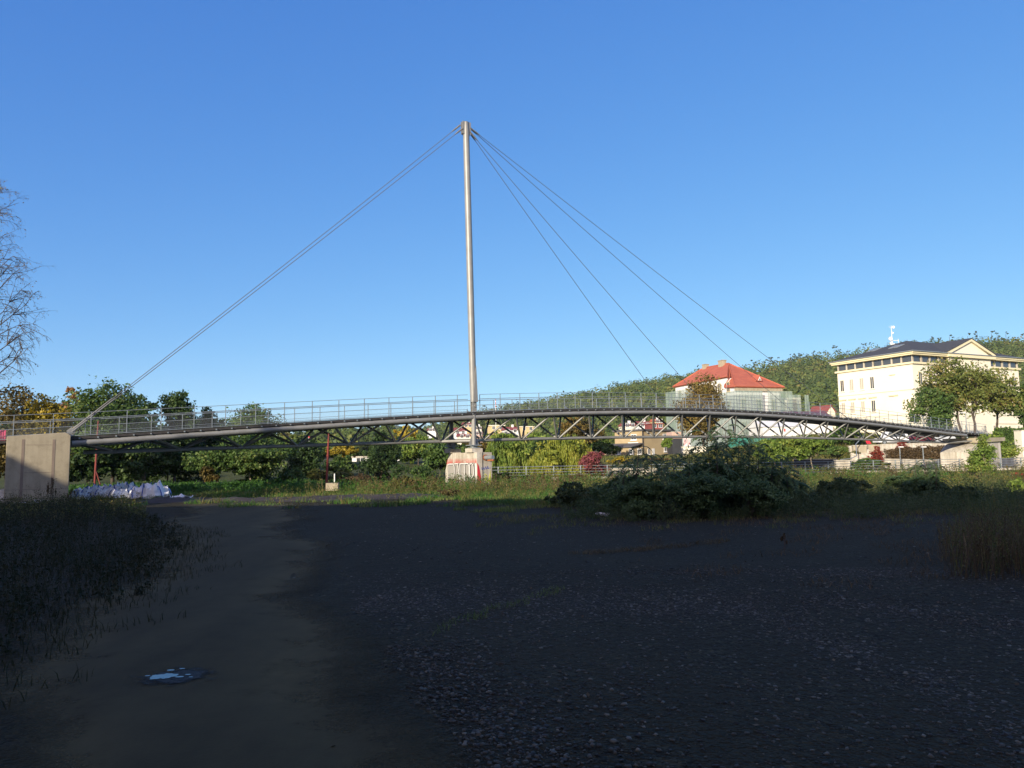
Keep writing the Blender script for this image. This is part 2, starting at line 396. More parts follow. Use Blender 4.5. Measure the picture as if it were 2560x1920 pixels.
# ------------------------------------------------------------------ ground
def ground_mat():
    m, nt, b = newmat("lot_ground")
    big = noise(nt, 0.22, 5, 0.6); mid = noise(nt, 1.3, 7, 0.68); fine = noise(nt, 34, 6, 0.75)
    tc = N(nt, "ShaderNodeTexCoord")
    def voro(sc_):
        vo = N(nt, "ShaderNodeTexVoronoi"); vo.inputs["Scale"].default_value = sc_; vo.inputs["Randomness"].default_value = 1.0
        nt.links.new(tc.outputs["Object"], vo.inputs["Vector"]); return vo
    v1, v2 = voro(34), voro(13)
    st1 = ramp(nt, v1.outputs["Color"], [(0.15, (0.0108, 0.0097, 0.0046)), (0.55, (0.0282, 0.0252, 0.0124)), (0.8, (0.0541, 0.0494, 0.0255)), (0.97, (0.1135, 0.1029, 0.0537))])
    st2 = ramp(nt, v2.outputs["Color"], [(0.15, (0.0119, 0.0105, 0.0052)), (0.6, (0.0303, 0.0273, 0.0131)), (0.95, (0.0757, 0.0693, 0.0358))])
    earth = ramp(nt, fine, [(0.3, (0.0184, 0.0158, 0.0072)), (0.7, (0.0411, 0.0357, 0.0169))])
    a = N(nt, "ShaderNodeMixRGB"); nt.links.new(ramp(nt, fine, [(0.45, (0, 0, 0)), (0.6, (1, 1, 1))]), a.inputs[0]); nt.links.new(st1, a.inputs[1]); nt.links.new(st2, a.inputs[2])
    mx = N(nt, "ShaderNodeMixRGB"); nt.links.new(ramp(nt, mid, [(0.40, (0, 0, 0)), (0.60, (1, 1, 1))]), mx.inputs[0])
    nt.links.new(earth, mx.inputs[1]); nt.links.new(a.outputs[0], mx.inputs[2])
    mossy = N(nt, "ShaderNodeMixRGB"); nt.links.new(ramp(nt, big, [(0.5, (0, 0, 0)), (0.75, (0.65, 0.65, 0.65))]), mossy.inputs[0])
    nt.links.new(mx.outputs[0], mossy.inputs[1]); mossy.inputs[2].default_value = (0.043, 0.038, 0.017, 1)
    sep = N(nt, "ShaderNodeSeparateXYZ"); nt.links.new(tc.outputs["Object"], sep.inputs[0])
    mr = N(nt, "ShaderNodeMapRange"); mr.inputs[1].default_value = 33; mr.inputs[2].default_value = 42; nt.links.new(sep.outputs[1], mr.inputs[0])
    mead = ramp(nt, mid, [(0.3, (0.05, 0.055, 0.02)), (0.55, (0.075, 0.09, 0.026)), (0.8, (0.12, 0.10, 0.05))])
    fin = N(nt, "ShaderNodeMixRGB"); nt.links.new(mr.outputs[0], fin.inputs[0]); nt.links.new(mossy.outputs[0], fin.inputs[1]); nt.links.new(mead, fin.inputs[2])
    nt.links.new(fin.outputs[0], b.inputs["Base Color"])
    b.inputs["Roughness"].default_value = 0.93
    b.inputs["Specular IOR Level"].default_value = 0.2
    h0 = N(nt, "ShaderNodeMath", operation='MULTIPLY_ADD'); nt.links.new(mid, h0.inputs[0]); h0.inputs[1].default_value = 1.5; nt.links.new(v2.outputs["Distance"], h0.inputs[2])
    h = N(nt, "ShaderNodeMath", operation='MULTIPLY_ADD'); nt.links.new(v1.outputs["Distance"], h.inputs[0]); h.inputs[1].default_value = -0.7; nt.links.new(h0.outputs[0], h.inputs[2])
    bump(nt, b, h.outputs[0], 1.0, 0.05)
    return m
M['ground'] = ground_mat()

def axis(lim_in, step_in, lim_out, k=1.18, lo=False):
    a = list(np.arange(0, lim_in + 1e-6, step_in)); s = step_in
    while a[-1] < lim_out: s *= k; a.append(a[-1] + s)
    return np.array(a)
ax = axis(70, 1.4, 2600); ax = np.concatenate([-ax[:0:-1], ax])
ay_p = axis(120, 1.2, 2600); ay_n = axis(14, 1.4, 500)
ay = np.concatenate([-ay_n[:0:-1], ay_p])
GX, GY = np.meshgrid(ax, ay)
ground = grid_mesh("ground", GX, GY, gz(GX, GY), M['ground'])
ground["kind"] = "structure"

def water_mat():
    m, nt, b = newmat("river_water")
    b.inputs["Base Color"].default_value = (0.02, 0.03, 0.025, 1); b.inputs["Roughness"].default_value = 0.06
    bump(nt, b, noise(nt, 2.0, 3), 0.15, 0.03); return m
wx = np.linspace(-20, 120, 60); wt = np.linspace(0, 1, 6)
WX, WT = np.meshgrid(wx, wt)
WY = near_bank(WX) + 3 + (far_bank(WX) - 2 - near_bank(WX) - 3) * WT
o = grid_mesh("river", WX, WY, WX * 0 - 2.0, water_mat()); o["kind"] = "structure"

# dirt track: a draped sheet whose edges fade into the gravel
def track_mat():
    m, nt, b = newmat("dirt_track_earth")
    f = noise(nt, 3.2, 6, 0.65); g = noise(nt, 0.8, 4, 0.6, (1.6, 0.35, 1)); fine = noise(nt, 45, 4, 0.7)
    mx = N(nt, "ShaderNodeMixRGB"); mx.inputs[0].default_value = 0.5
    nt.links.new(ramp(nt, f, [(0.3, (0.0385, 0.0330, 0.0140)), (0.7, (0.0641, 0.0559, 0.0247))]), mx.inputs[1])
    nt.links.new(ramp(nt, g, [(0.35, (0.0308, 0.0263, 0.0113)), (0.7, (0.0719, 0.0625, 0.0274))]), mx.inputs[2])
    nt.links.new(mx.outputs[0], b.inputs["Base Color"]); b.inputs["Roughness"].default_value = 0.95; b.inputs["Specular IOR Level"].default_value = 0.2
    bump(nt, b, fine, 0.5, 0.015)
    ru = N(nt, "ShaderNodeAttribute"); ru.attribute_name = "rut"
    mr2 = N(nt, "ShaderNodeMixRGB"); mr2.blend_type = 'MULTIPLY'; nt.links.new(ru.outputs["Fac"], mr2.inputs[0]); nt.links.new(mx.outputs[0], mr2.inputs[1]); mr2.inputs[2].default_value = (1.35, 1.33, 1.3, 1)
    nt.links.new(mr2.outputs[0], b.inputs["Base Color"])
    at_ = N(nt, "ShaderNodeAttribute"); at_.attribute_name = "edge"
    n2 = noise(nt, 0.85, 8, 0.72)
    s = N(nt, "ShaderNodeMath", operation='MULTIPLY_ADD'); nt.links.new(n2, s.inputs[0]); s.inputs[1].default_value = 1.5; nt.links.new(at_.outputs["Fac"], s.inputs[2])
    mr = N(nt, "ShaderNodeMapRange"); mr.inputs[1].default_value = 0.85; mr.inputs[2].default_value = 1.55; nt.links.new(s.outputs[0], mr.inputs[0])
    tr = N(nt, "ShaderNodeBsdfTransparent"); ms = N(nt, "ShaderNodeMixShader")
    nt.links.new(mr.outputs[0], ms.inputs[0]); nt.links.new(tr.outputs[0], ms.inputs[1]); nt.links.new(b.outputs[0], ms.inputs[2])
    nt.links.new(ms.outputs[0], nt.nodes["Material Output"].inputs[0])
    return m
ty = np.linspace(-4, 34, 90); tw = np.linspace(-1, 1, 21)
TY, TW = np.meshgrid(ty, tw, indexing='ij')
def track_c(y): return -0.36 * y - 0.25 + 0.004 * np.maximum(y - 14, 0) ** 2 * 0.4
TX = track_c(TY) + 0.22 * np.sin(TY * 0.55) + 0.12 * np.sin(TY * 1.7 + 1) + TW * (1.55 + 0.055 * np.clip(TY, 0, 40) + 0.25 * np.sin(TY * 0.8 + 2))
rut = np.exp(-((np.abs(TW + 0.06 * np.sin(TY * 0.3)) - 0.48) / 0.16) ** 2)
o = grid_mesh("dirt_track", TX, TY, gz(TX, TY) + 0.034 - 0.028 * rut - 0.028 * np.abs(TW) ** 3, track_mat())
av = o.data.attributes.new("rut", 'FLOAT', 'POINT'); av.data.foreach_set("value", rut.ravel())
av = o.data.attributes.new("edge", 'FLOAT', 'POINT'); av.data.foreach_set("value", (1.0 - np.abs(TW) ** 2.0 * 1.25).ravel())
o["kind"] = "structure"

# ------------------------------------------------------------------ leaf clouds, stems, weeds
def leaf_quads(C, nrm, size, asp=0.6, rg=rng):
    """one rhombic leaf at each centre C with normal nrm"""
    n = len(C)
    a = rg.normal(size=(n, 3)); nrm = nrm / (np.linalg.norm(nrm, axis=1, keepdims=True) + 1e-9)
    a -= nrm * np.sum(a * nrm, 1, keepdims=True); a /= (np.linalg.norm(a, axis=1, keepdims=True) + 1e-9)
    b = np.cross(nrm, a)
    s = (size * rg.uniform(0.6, 1.4, n))[:, None]
    return np.stack([C - a * s * 0.5, C + b * s * 0.5 * asp, C + a * s * 0.5, C - b * s * 0.5 * asp], 1)

def cloud(blobs, nleaf, leaf, rg, nclump=None, shell=0.55, flat=0.6, cr=0.3):
    """leaves gathered in clumps on and in a set of ellipsoids (x,y,z,rx,ry,rz)"""
    B = np.array(blobs, float)
    vol = (B[:, 3] * B[:, 4] * B[:, 5]) ** 0.67
    nclump = nclump or max(12, nleaf // 45)
    bi = rg.choice(len(B), nclump, p=vol / vol.sum())
    d = rg.normal(size=(nclump, 3)); d /= np.linalg.norm(d, axis=1, keepdims=True)
    rad = rg.uniform(shell, 1.0, nclump)[:, None]
    cc = B[bi, :3] + d * rad * B[bi, 3:]
    csz = np.minimum(B[bi, 3], B[bi, 5]) * cr * rg.uniform(0.6, 1.35, nclump)
    ci = rg.integers(0, nclump, nleaf)
    off = np.clip(rg.normal(size=(nleaf, 3)), -1.5, 1.5) * csz[ci][:, None] * np.array([1, 1, flat])
    P = cc[ci] + off
    nr = d[ci] * 0.6 + rg.normal(size=(nleaf, 3)) * 0.75 + np.array([0, 0, 0.35])
    return leaf_quads(P, nr, leaf, 0.62, rg), cc

def trunk_mesh(base, top, r0, ends, rg, lean=0.0, fork=0.35):
    """tapered trunk with limbs running out to some of the crown's clumps"""
    m = MB(); base = np.array(base, float); top = np.array(top, float)
    pts = []; n = 6
    for i in range(n + 1):
        t = i / n
        j = rg.normal(size=3) * r0 * 0.7 * (0 if i == 0 else 1); j[2] = 0
        pts.append(base + (top - base) * t + j)
    m.tube(pts, [r0 * (1.25 if i == 0 else 1) * (1 - 0.82 * i / n) for i in range(n + 1)], 8)
    for e in ends:
        t = rg.uniform(fork, 0.85); k = int(t * n)
        s = pts[k] + (pts[min(k + 1, n)] - pts[k]) * (t * n - k)
        r = r0 * (1 - 0.82 * t) * 0.55
        mid = s * 0.5 + e * 0.5 + np.array([0, 0, -0.06 * np.linalg.norm(e - s)]) + rg.normal(size=3) * 0.06 * np.linalg.norm(e - s)
        m.tube([s, mid, e], [r, r * 0.6, r * 0.2], 5)
    return m

def tree(name, label, cat, px, topy, wpx, Y, lm, cb=0.25, nleaf=6000, leaf=None, seed=1, nblob=9, group=None, bark='bark',
         shell=0.5, dense=0.42, trunk_px=None, base=None, cone=False, limbs=10, r0=None, cr=0.3):
    rg = np.random.default_rng(seed)
    P = at(px, topy, Y); Rr = wpx / 2 * Y / FPX
    bx = at(trunk_px, topy, Y)[0] if trunk_px else P[0]
    z0 = float(gz(bx, Y)) if base is None else base
    H = P[2] - z0
    cz = z0 + H * (cb + 1) / 2; rz = H * (1 - cb) / 2
    t = thing(name, (bx, Y, z0), label, cat, group)
    blobs = []
    for i in range(nblob):
        d = rg.normal(size=3); d /= np.linalg.norm(d); q = rg.uniform(0.25, 1 - dense * 0.75) if dense < 0.5 else rg.uniform(0.45, 0.68)
        s = rg.uniform(dense * 0.75, dense * 1.2)
        zz = d[2] * q
        taper = (1 - 0.75 * max(0, (zz + 1) / 2 - 0.15)) if cone else 1.0
        blobs.append((P[0] + d[0] * q * Rr * taper, Y + d[1] * q * Rr * taper, cz + zz * rz, s * Rr * taper, s * Rr * taper, s * min(rz, Rr * 1.3)))
    blobs.append((P[0], Y, cz + rz * 0.55, Rr * 0.42 * (0.5 if cone else 1), Rr * 0.42 * (0.5 if cone else 1), rz * 0.44))
    Q, cc = cloud(blobs, nleaf, leaf or max(0.16, Y * 0.0042), rg, shell=shell, cr=cr)
    lo = z0 + 0.02
    Q = Q[Q[:, :, 2].min(1) > lo]
    r0 = r0 or max(0.08, H * 0.017)
    ends = [cc[i] for i in rg.choice(len(cc), min(limbs, len(cc)), replace=False)]
    trunk_mesh((bx, Y, z0 - 0.1), (P[0] * 0.6 + bx * 0.4, Y, cz + rz * 0.4), r0, ends, rg).build("trunk", M[bark], t)
    quads("crown", Q, lm, t)
    return t

def weeds(P, h, rg, leaf=0.05, nl=14, stalk=0.006, spread=0.35, lean=0.25):
    """tall weeds: at each root a bent stalk with leaves up its length; returns (N,4,3)"""
    n = len(P); hh = h * rg.uniform(0.55, 1.25, n)
    dirn = np.concatenate([rg.normal(size=(n, 2)) * lean, np.ones((n, 1))], 1)
    top = P + dirn * hh[:, None]
    side = np.concatenate([rg.normal(size=(n, 2)), np.zeros((n, 1))], 1); side /= np.linalg.norm(side, axis=1, keepdims=True)
    st = np.stack([P - side * stalk, P + side * stalk, top + side * stalk * 0.3, top - side * stalk * 0.3], 1)
    k = np.repeat(np.arange(n), nl); t = rg.uniform(0.12, 1.0, n * nl)
    base = P[k] + (top - P)[k] * t[:, None]
    off = rg.normal(size=(n * nl, 3)) * (spread * hh[k] * (0.25 + 0.5 * (1 - t)))[:, None] * np.array([1, 1, 0.35]) * 0.45
    c = base + off
    lf = leaf_quads(c, rg.normal(size=(n * nl, 3)) + np.array([0, 0, 0.5]), leaf, 0.42, rg)
    Q = np.concatenate([st, lf], 0)
    return Q

def blades(P, h, w, rg, lean=0.5):
    n = len(P); hh = (h * rg.uniform(0.5, 1.3, n))[:, None]
    d = np.concatenate([rg.normal(size=(n, 2)) * lean, np.zeros((n, 1))], 1)
    s = np.concatenate([rg.normal(size=(n, 2)), np.zeros((n, 1))], 1); s /= np.linalg.norm(s, axis=1, keepdims=True); s *= w
    up = np.array([0, 0, 1.0])
    mid = P + up * hh * 0.6 + d * hh * 0.25; tip = P + up * hh * 0.95 + d * hh * 0.8
    a = np.stack([P - s, P + s, mid + s * 0.8, mid - s * 0.8], 1); b = np.stack([mid - s * 0.8, mid + s * 0.8, tip + s * 0.1, tip - s * 0.1], 1)
    return np.concatenate([a, b], 0)

def scatter(n, xr, yr, rg, keep=None):
    x = rg.uniform(*xr, n); y = rg.uniform(*yr, n)
    if keep is not None:
        k = keep(x, y); x = x[k]; y = y[k]
    return np.stack([x, y, gz(x, y)], 1)

def patch(x, y, f=0.5, s=0.0):
    """smooth pseudo-noise 0..1 for clumping plants"""
    return 0.5 + 0.25 * (np.sin(x * f * 2.1 + s) * np.cos(y * f * 1.7 - s * 2) + np.sin((x + y) * f * 1.3 + s * 3) * np.sin((x - y) * f * 2.7 + s))

# ------------------------------------------------------------------ the footbridge
S_P = 3.07
B_O = np.array([-0.356 * 41.5, 41.5]); B_D = np.array([0.834, 0.552]); B_D = B_D / np.linalg.norm(B_D); B_N = np.array([-B_D[1], B_D[0]])
def bp(n, w, z):
    q = B_O + B_D * n * S_P + B_N * w
    return np.array([q[0], q[1], z])
def unproj_plane(px, py, w):
    """where a sight line meets the vertical plane at offset w along the bridge -> (n, z)"""
    d = ray(px, py); c = np.array([0, 0, EYE]); p0 = bp(0, w, 0); nn = np.array([B_N[0], B_N[1], 0])
    t = np.dot(p0 - c, nn) / np.dot(d, nn); q = c + d * t
    return np.dot(q[:2] - p0[:2], B_D) / S_P, q[2]
HW = 1.45
top_px = [(179, 1107), (289, 1099.6), (405, 1092), (480, 1088), (579, 1081.7), (668, 1077), (833, 1066), (997, 1053), (1091, 1046), (1176, 1042), (1326, 1036),
          (1467, 1031.5), (1563, 1031), (1725, 1031.5), (1769, 1033), (1888, 1037.5), (1958, 1042), (2112, 1052.6), (2231, 1066), (2340, 1079), (2415, 1088.5)]
bot_px = [(307, 1128.5), (463, 1122.8), (603, 1118), (743, 1114), (872.6, 1110), (993.5, 1106.5), (1104, 1103.5), (1210, 1100.5), (1304, 1097.4), (1395, 1096.3),
          (1480, 1095.5), (1636, 1093.4), (1777, 1092), (1900, 1092), (2009, 1093.5), (2112, 1097.5), (2201, 1101.2), (2283, 1104), (2359, 1106)]
tn = np.array([unproj_plane(x, y, -HW) for x, y in top_px]); bn = np.array([unproj_plane(x, y, 0) for x, y in bot_px])
pt = np.polyfit(tn[:, 0], tn[:, 1], 4); pb = np.polyfit(bn[:, 0], bn[:, 1], 4)
def zt(n): return float(np.polyval(pt, n))
def zb(n): return float(np.polyval(pb, n))
N0, N1 = float(tn[0, 0]), float(tn[-1, 0])
LEGN = 4.5
if __name__ == "__main__" and False: pass

bridge = thing("footbridge", bp(LEGN, 0, 0), "long grey steel cable-stayed footbridge with arched tubular truss and single tall mast", "bridge")
ns = np.arange(N0, N1 + 0.01, (N1 - N0) / 90)
for w in (-HW, HW):
    if w < 0:
        a = ns[ns < LEGN - 0.04]; b_ = ns[ns > LEGN + 0.04]
        m = MB(); m.tube([bp(n, w, zt(n)) for n in list(a) + [LEGN - 0.03]], 0.15, 14); m.tube([bp(n, w, zt(n)) for n in [LEGN + 0.03] + list(b_)], 0.15, 14)
    else:
        m = MB(); m.tube([bp(n, w, zt(n)) for n in ns], 0.15, 12)
    m.build("upper_chord", M['steel'], bridge)
nb = np.arange(-2.45, 24.01, 0.25)
MB().tube([bp(n, 0, zb(n)) for n in nb], 0.105, 12).build("lower_chord", M['steel'], bridge)
# diagonals: two inclined planes of a warren truss meeting at the lower chord
dcount = 0; rest = MB()
for n in range(-2, 25):
    for w in (-HW, HW):
        for s in (-0.5, 0.5):
            nt_ = n + s * 0.92
            if nt_ > N1 or nt_ < N0: continue
            p = bp(n + s * 0.07, 0.05 * np.sign(w), zb(n) + 0.05); q = bp(nt_, w, zt(nt_) - 0.08)
            if w < 0 or dcount < 100:
                mm = MB()
            else: mm = rest
            mm.tube([p, q], 0.068, 8, True)
            if mm is not rest:
                if dcount < 100:
                    mm.build("diagonal_brace", M['steel'], bridge); dcount += 1
                else:
                    for v in (mm.v,): rest.add(mm.v, mm.f, True)
if rest.v:
    o = rest.build("diagonal_brace", M['steel'], bridge); o["kind"] = "stuff"
# end struts into the right abutment
m = MB()
for w in (-HW, HW): m.tube([bp(24.0, 0, zb(24)), bp(25.0, w * 0.8, zt(24.7) - 0.55)], 0.085, 8)
m.build("end_strut", M['steel'], bridge)
# cross beams
for i in range(-2, 25):
    n = i + 0.5
    if N0 < n < N1:
        MB().tube([bp(n, -HW, zt(n)), bp(n, HW, zt(n))], 0.07, 8).build("cross_beam", M['steel'], bridge)
# deck
nd = np.arange(N0 - 2.4, N1 + 1.7, 0.25)
def zdeck(n):
    if n < N0: return zt(N0) + (zt(N0 + 0.4) - zt(N0)) / 0.4 * (n - N0) * 0.9 + 0.30
    if n > N1: return zt(N1) + (zt(N1) - zt(N1 - 0.4)) / 0.4 * (n - N1) + 0.30
    return zt(n) + 0.30
DW = 1.60
m = MB()
for a, b_ in zip(nd[:-1], nd[1:]):
    za, zb_ = zdeck(a), zdeck(b_)
    m.hexa([bp(a, -DW, za - 0.13), bp(b_, -DW, zb_ - 0.13), bp(b_, DW, zb_ - 0.13), bp(a, DW, za - 0.13), bp(a, -DW, za), bp(b_, -DW, zb_), bp(b_, DW, zb_), bp(a, DW, za)])
deck = m.build("deck", M['deck'], bridge)
m = MB()
for w in (-DW - 0.02, DW + 0.02):
    m.tube([bp(n, w, zdeck(n) + 0.035) for n in nd], 0.022, 5)
m.build("edge_strip", M['galv'], deck)
brs = list(np.arange(N0 + 0.1, N1 + 1.4, 0.25)); rest = MB()
for i, n in enumerate(brs):
    mm = MB() if i < 96 else rest
    mm.box(bp(n, -(DW + 0.01), zdeck(n) - 0.10), (0.07, 0.06, 0.07), (B_D[0], B_D[1], 0), (B_N[0], B_N[1], 0))
    if i < 96: mm.build("deck_bracket", M['galv'], deck)
o = rest.build("deck_bracket", M['galv'], deck); o["kind"] = "stuff"
# railings
def railing(w, ptop, rails, a0, a1):
    r = MB()
    nn = np.arange(a0, a1 + 1e-6, 0.25)
    tb = r
    tb.tube([bp(n, w, zdeck(n) + rails[0][0]) for n in nn], rails[0][1], 6)
    root = tb.build("railing", M['galv'], bridge)
    for h, rr in rails[1:]:
        MB().tube([bp(n, w, zdeck(n) + h) for n in nn], rr, 6).build("rail", M['galv'], root)
    for n in np.arange(a0, a1 + 1e-6, 0.5):
        pm = MB(); pm.box(bp(n, w, zdeck(n) + ptop / 2 + 0.0), (0.03, 0.045, ptop), (B_D[0], B_D[1], 0), (B_N[0], B_N[1], 0))
        pm.build("post", M['galv'], root)
        if n + 0.25 < a1:
            f = MB(); z = zdeck(n + 0.25)
            f.prism([bp(n + 0.22, w, z), bp(n + 0.29, w, z), bp(n + 0.22, w, z + 0.22)], np.array([B_N[0], B_N[1], 0]) * 0.02)
            if w < 0 and n > 4: f.build("gusset", M['galv'], root)
    V = []
    for a, b_ in zip(nn[:-1], nn[1:]):
        V.append([bp(a, w + 0.03, zdeck(a) + 0.12), bp(b_, w + 0.03, zdeck(b_) + 0.12), bp(b_, w + 0.03, zdeck(b_) + rails[1][0]), bp(a, w + 0.03, zdeck(a) + rails[1][0])])
    quads("wire_mesh", V, M['mesh'], root)
railing(-1.56, 1.12, [(1.12, 0.015), (0.84, 0.019), (0.2, 0.011)], -4.9, LEGN - 0.13)
railing(-1.56, 1.12, [(1.12, 0.015), (0.84, 0.019), (0.2, 0.011)], LEGN + 0.13, N1 + 1.5)
railing(1.56, 0.92, [(0.92, 0.022), (0.6, 0.018), (0.2, 0.011)], -4.9, N1 + 1.5)
# piers legs
ztop_pier = unproj_plane(1190, 1124, -HW)[1]
for w in (-HW, HW):
    m = MB()
    m.tube([bp(LEGN, w, ztop_pier + 0.30), bp(LEGN, w, zt(LEGN) + (0.30 if w < 0 else 0))], 0.145, 14)
    leg = m.build("pier_leg", M['steel'], bridge)
    m = MB()
    for sx in (-1, 1):
        m.prism([bp(LEGN + sx * 0.04, w - 0.01, ztop_pier + 0.3), bp(LEGN + sx * 0.12, w - 0.01, ztop_pier + 0.3), bp(LEGN + sx * 0.04, w - 0.01, ztop_pier + 0.95)], np.array([B_N[0], B_N[1], 0]) * 0.03)
    m.build("foot_fin", M['steel'], leg)
    m = MB(); m.box(bp(LEGN, w, ztop_pier + 0.27), (0.75, 0.75, 0.05), (B_D[0], B_D[1], 0), (B_N[0], B_N[1], 0))
    m.tube([bp(LEGN, w, ztop_pier + 0.10), bp(LEGN, w, ztop_pier + 0.25)], 0.24, 12)
    m.box(bp(LEGN, w, ztop_pier + 0.12), (0.6, 0.6, 0.03), (B_D[0], B_D[1], 0), (B_N[0], B_N[1], 0))
    m.build("bearing", M['galv'], leg)
    m = MB()
    for n in (4, 5): m.tube([bp(n, 0, zb(n)), bp(LEGN, w, ztop_pier + 0.55)], 0.095, 10)
    m.build("splay_strut", M['steel'], bridge)
# mast
mn, mz = unproj_plane(1164.5, 306, -HW)
mast_b = bp(LEGN, -HW, zt(LEGN) + 0.95); mast_t = bp(mn, -HW, mz)
ax_ = (mast_t - mast_b) / np.linalg.norm(mast_t - mast_b)
m = MB(); m.tube([mast_b + ax_ * d for d in (0.0, 0.5, 1.2, (mz - mast_b[2]) * 0.5, mz - mast_b[2] - 0.6, mz - mast_b[2])], [0.20, 0.205, 0.215, 0.215, 0.205, 0.18], 24)
mast = m.build("mast", M['steel'], bridge)
b3 = np.array([B_D[0], B_D[1], 0]); n3 = np.array([B_N[0], B_N[1], 0])
m = MB()   # wedge-shaped fin plate at the foot
q = mast_b - n3 * 0.20
m.prism([q - b3 * 0.14, q + b3 * 0.19, q + b3 * 0.13 + ax_ * 2.3, q + b3 * 0.05 + ax_ * 1.95, q - b3 * 0.06 + ax_ * 1.0], -n3 * 0.05)
m.build("foot_plate", M['steel'], mast)
m = MB()
for s in (-0.12, 0.12):
    m.box(mast_b + n3 * s - ax_ * 0.3, (0.30, 0.05, 0.75), b3, n3, ax_)
m.tube([mast_b - ax_ * 0.25 - n3 * 0.26, mast_b - ax_ * 0.25 + n3 * 0.26], 0.07, 12)
m.build("pivot_fork", M['steel'], mast)
m = MB()
for s in (-0.1, 0.1):
    m.box(mast_t - ax_ * 0.42 + n3 * s, (0.62, 0.035, 0.85), b3, n3, ax_)
m.tube([mast_t, mast_t + ax_ * 0.06], [0.19, 0.08], 16)
m.build("head_bracket", M['steel'], mast)
for (s, dz) in ((-0.22, 0.28), (0.22, 0.52)):
    pass
# stays
def stay(a, b_, sock0, sock1, r=0.018):
    a = np.array(a); b_ = np.array(b_); d = (b_ - a); Lg = np.linalg.norm(d); d /= Lg
    pts = [a + d * Lg * t + np.array([0, 0, -0.10 * 4 * t * (1 - t)]) for t in np.linspace(0, 1, 15)]
    c = MB().tube(pts, r, 8).build("stay_cable", M['cable'], bridge)
    MB().tube([a - d * 0.05, a + d * 0.55, a + d * 0.75], [0.055, 0.05, 0.028], 10).build("cable_socket", M['socket'], c)
    MB().tube([b_, b_ - d * sock1, b_ - d * (sock1 + 0.3)], [0.055, 0.03, 0.02], 10).build("cable_socket", M['socket'], c)
    MB().box(b_ + d * 0.05, (0.30, 0.05, 0.26), d, n3, np.cross(d, n3)).build("anchor_plate", M['steel'], c)
an1, az1 = unproj_plane(180, 1080, -HW)
stay(mast_t - ax_ * 0.55 - b3 * 0.34 - n3 * 0.1, bp(an1, -HW, az1), 0.5, 2.1)
stay(mast_t - ax_ * 0.28 - b3 * 0.42 + n3 * 0.1, bp(an1 + 0.05, HW, az1 + 0.2), 0.5, 2.1)
stay(mast_t - ax_ * 0.62 + b3 * 0.24 - n3 * 0.1, bp(11.5, -HW - 0.1, zt(11.5) + 0.25), 0.3, 1.3)
stay(mast_t - ax_ * 0.50 + b3 * 0.26 + n3 * 0.1, bp(11.0, HW + 0.1, zt(11.0) + 0.3), 0.3, 1.3)
stay(mast_t - ax_ * 0.36 + b3 * 0.30 - n3 * 0.1, bp(17.5, -HW - 0.1, zt(17.5) + 0.25), 0.3, 1.3)
stay(mast_t - ax_ * 0.22 + b3 * 0.28 + n3 * 0.1, bp(16.6, HW + 0.1, zt(16.6) + 0.3), 0.3, 1.3)

# ------------------------------------------------------------------ abutments and pier
def face_pt(n, w, z): return bp(n, w, z)
# left abutment
la_n1 = an1 + 0.02; top_r = unproj_plane(170, 1079, -1.95)[1]; 
ln0 = unproj_plane(17, 1091, -1.95); ln1 = unproj_plane(177, 1088, -1.95)
ab = thing("bridge_abutment", bp(ln0[0], -1.95, 0), "tan concrete wing wall carrying the bridge's landward end, crossed by a slanting shadow", "abutment")
n0_, n1_ = ln0[0], ln1[0]; cz = unproj_plane(164, 1081, -1.95)
m = MB()
m.prism([bp(n0_, -1.95, -0.6), bp(n1_, -1.95, -0.6), bp(n1_, -1.95, ln1[1]), bp(cz[0], -1.95, cz[1]), bp(n0_, -1.95, ln0[1])], n3 * 0.55)
m.build("wing_wall", M['concrete'], ab, bevel=0.02)
m = MB(); m.prism([bp(n0_ + 0.05, -1.40, -0.6), bp(n1_ - 0.05, -1.40, -0.6), bp(n1_ - 0.05, -1.40, zt(N0) - 0.55), bp(n0_ + 0.05, -1.40, ln0[1] - 0.45)], n3 * 2.8)
m.build("end_wall", M['concrete'], ab)
m = MB(); m.prism([bp(n0_, 1.40, -0.6), bp(n1_, 1.40, -0.6), bp(n1_, 1.40, ln1[1]), bp(cz[0], 1.40, cz[1]), bp(n0_, 1.40, ln0[1])], n3 * 0.55)
m.build("wing_wall", M['concrete'], ab, bevel=0.02)
for fr in (0.255, 0.735):
    nn = n0_ + (n1_ - n0_) * fr; m = MB()
    m.box(bp(nn, -1.953, (ln0[1] - 0.6) / 2 + 0.02), (0.11, 0.012, ln0[1] + 0.3), b3, n3)
    m.build("batten_groove", M['groove'], ab)
m = MB()
for zz, a, b_ in ((0.55, 0.0, 1), (1.3, 0.29, 0.72), (2.55, 0.29, 0.72)):
    m.box(bp(n0_ + (n1_ - n0_) * (a + b_) / 2, -1.952, zz + 0.05), ((n1_ - n0_) * S_P * (b_ - a) * 0.99, 0.008, 0.018), b3, n3)
m.build("formwork_joint", M['groove'], ab)

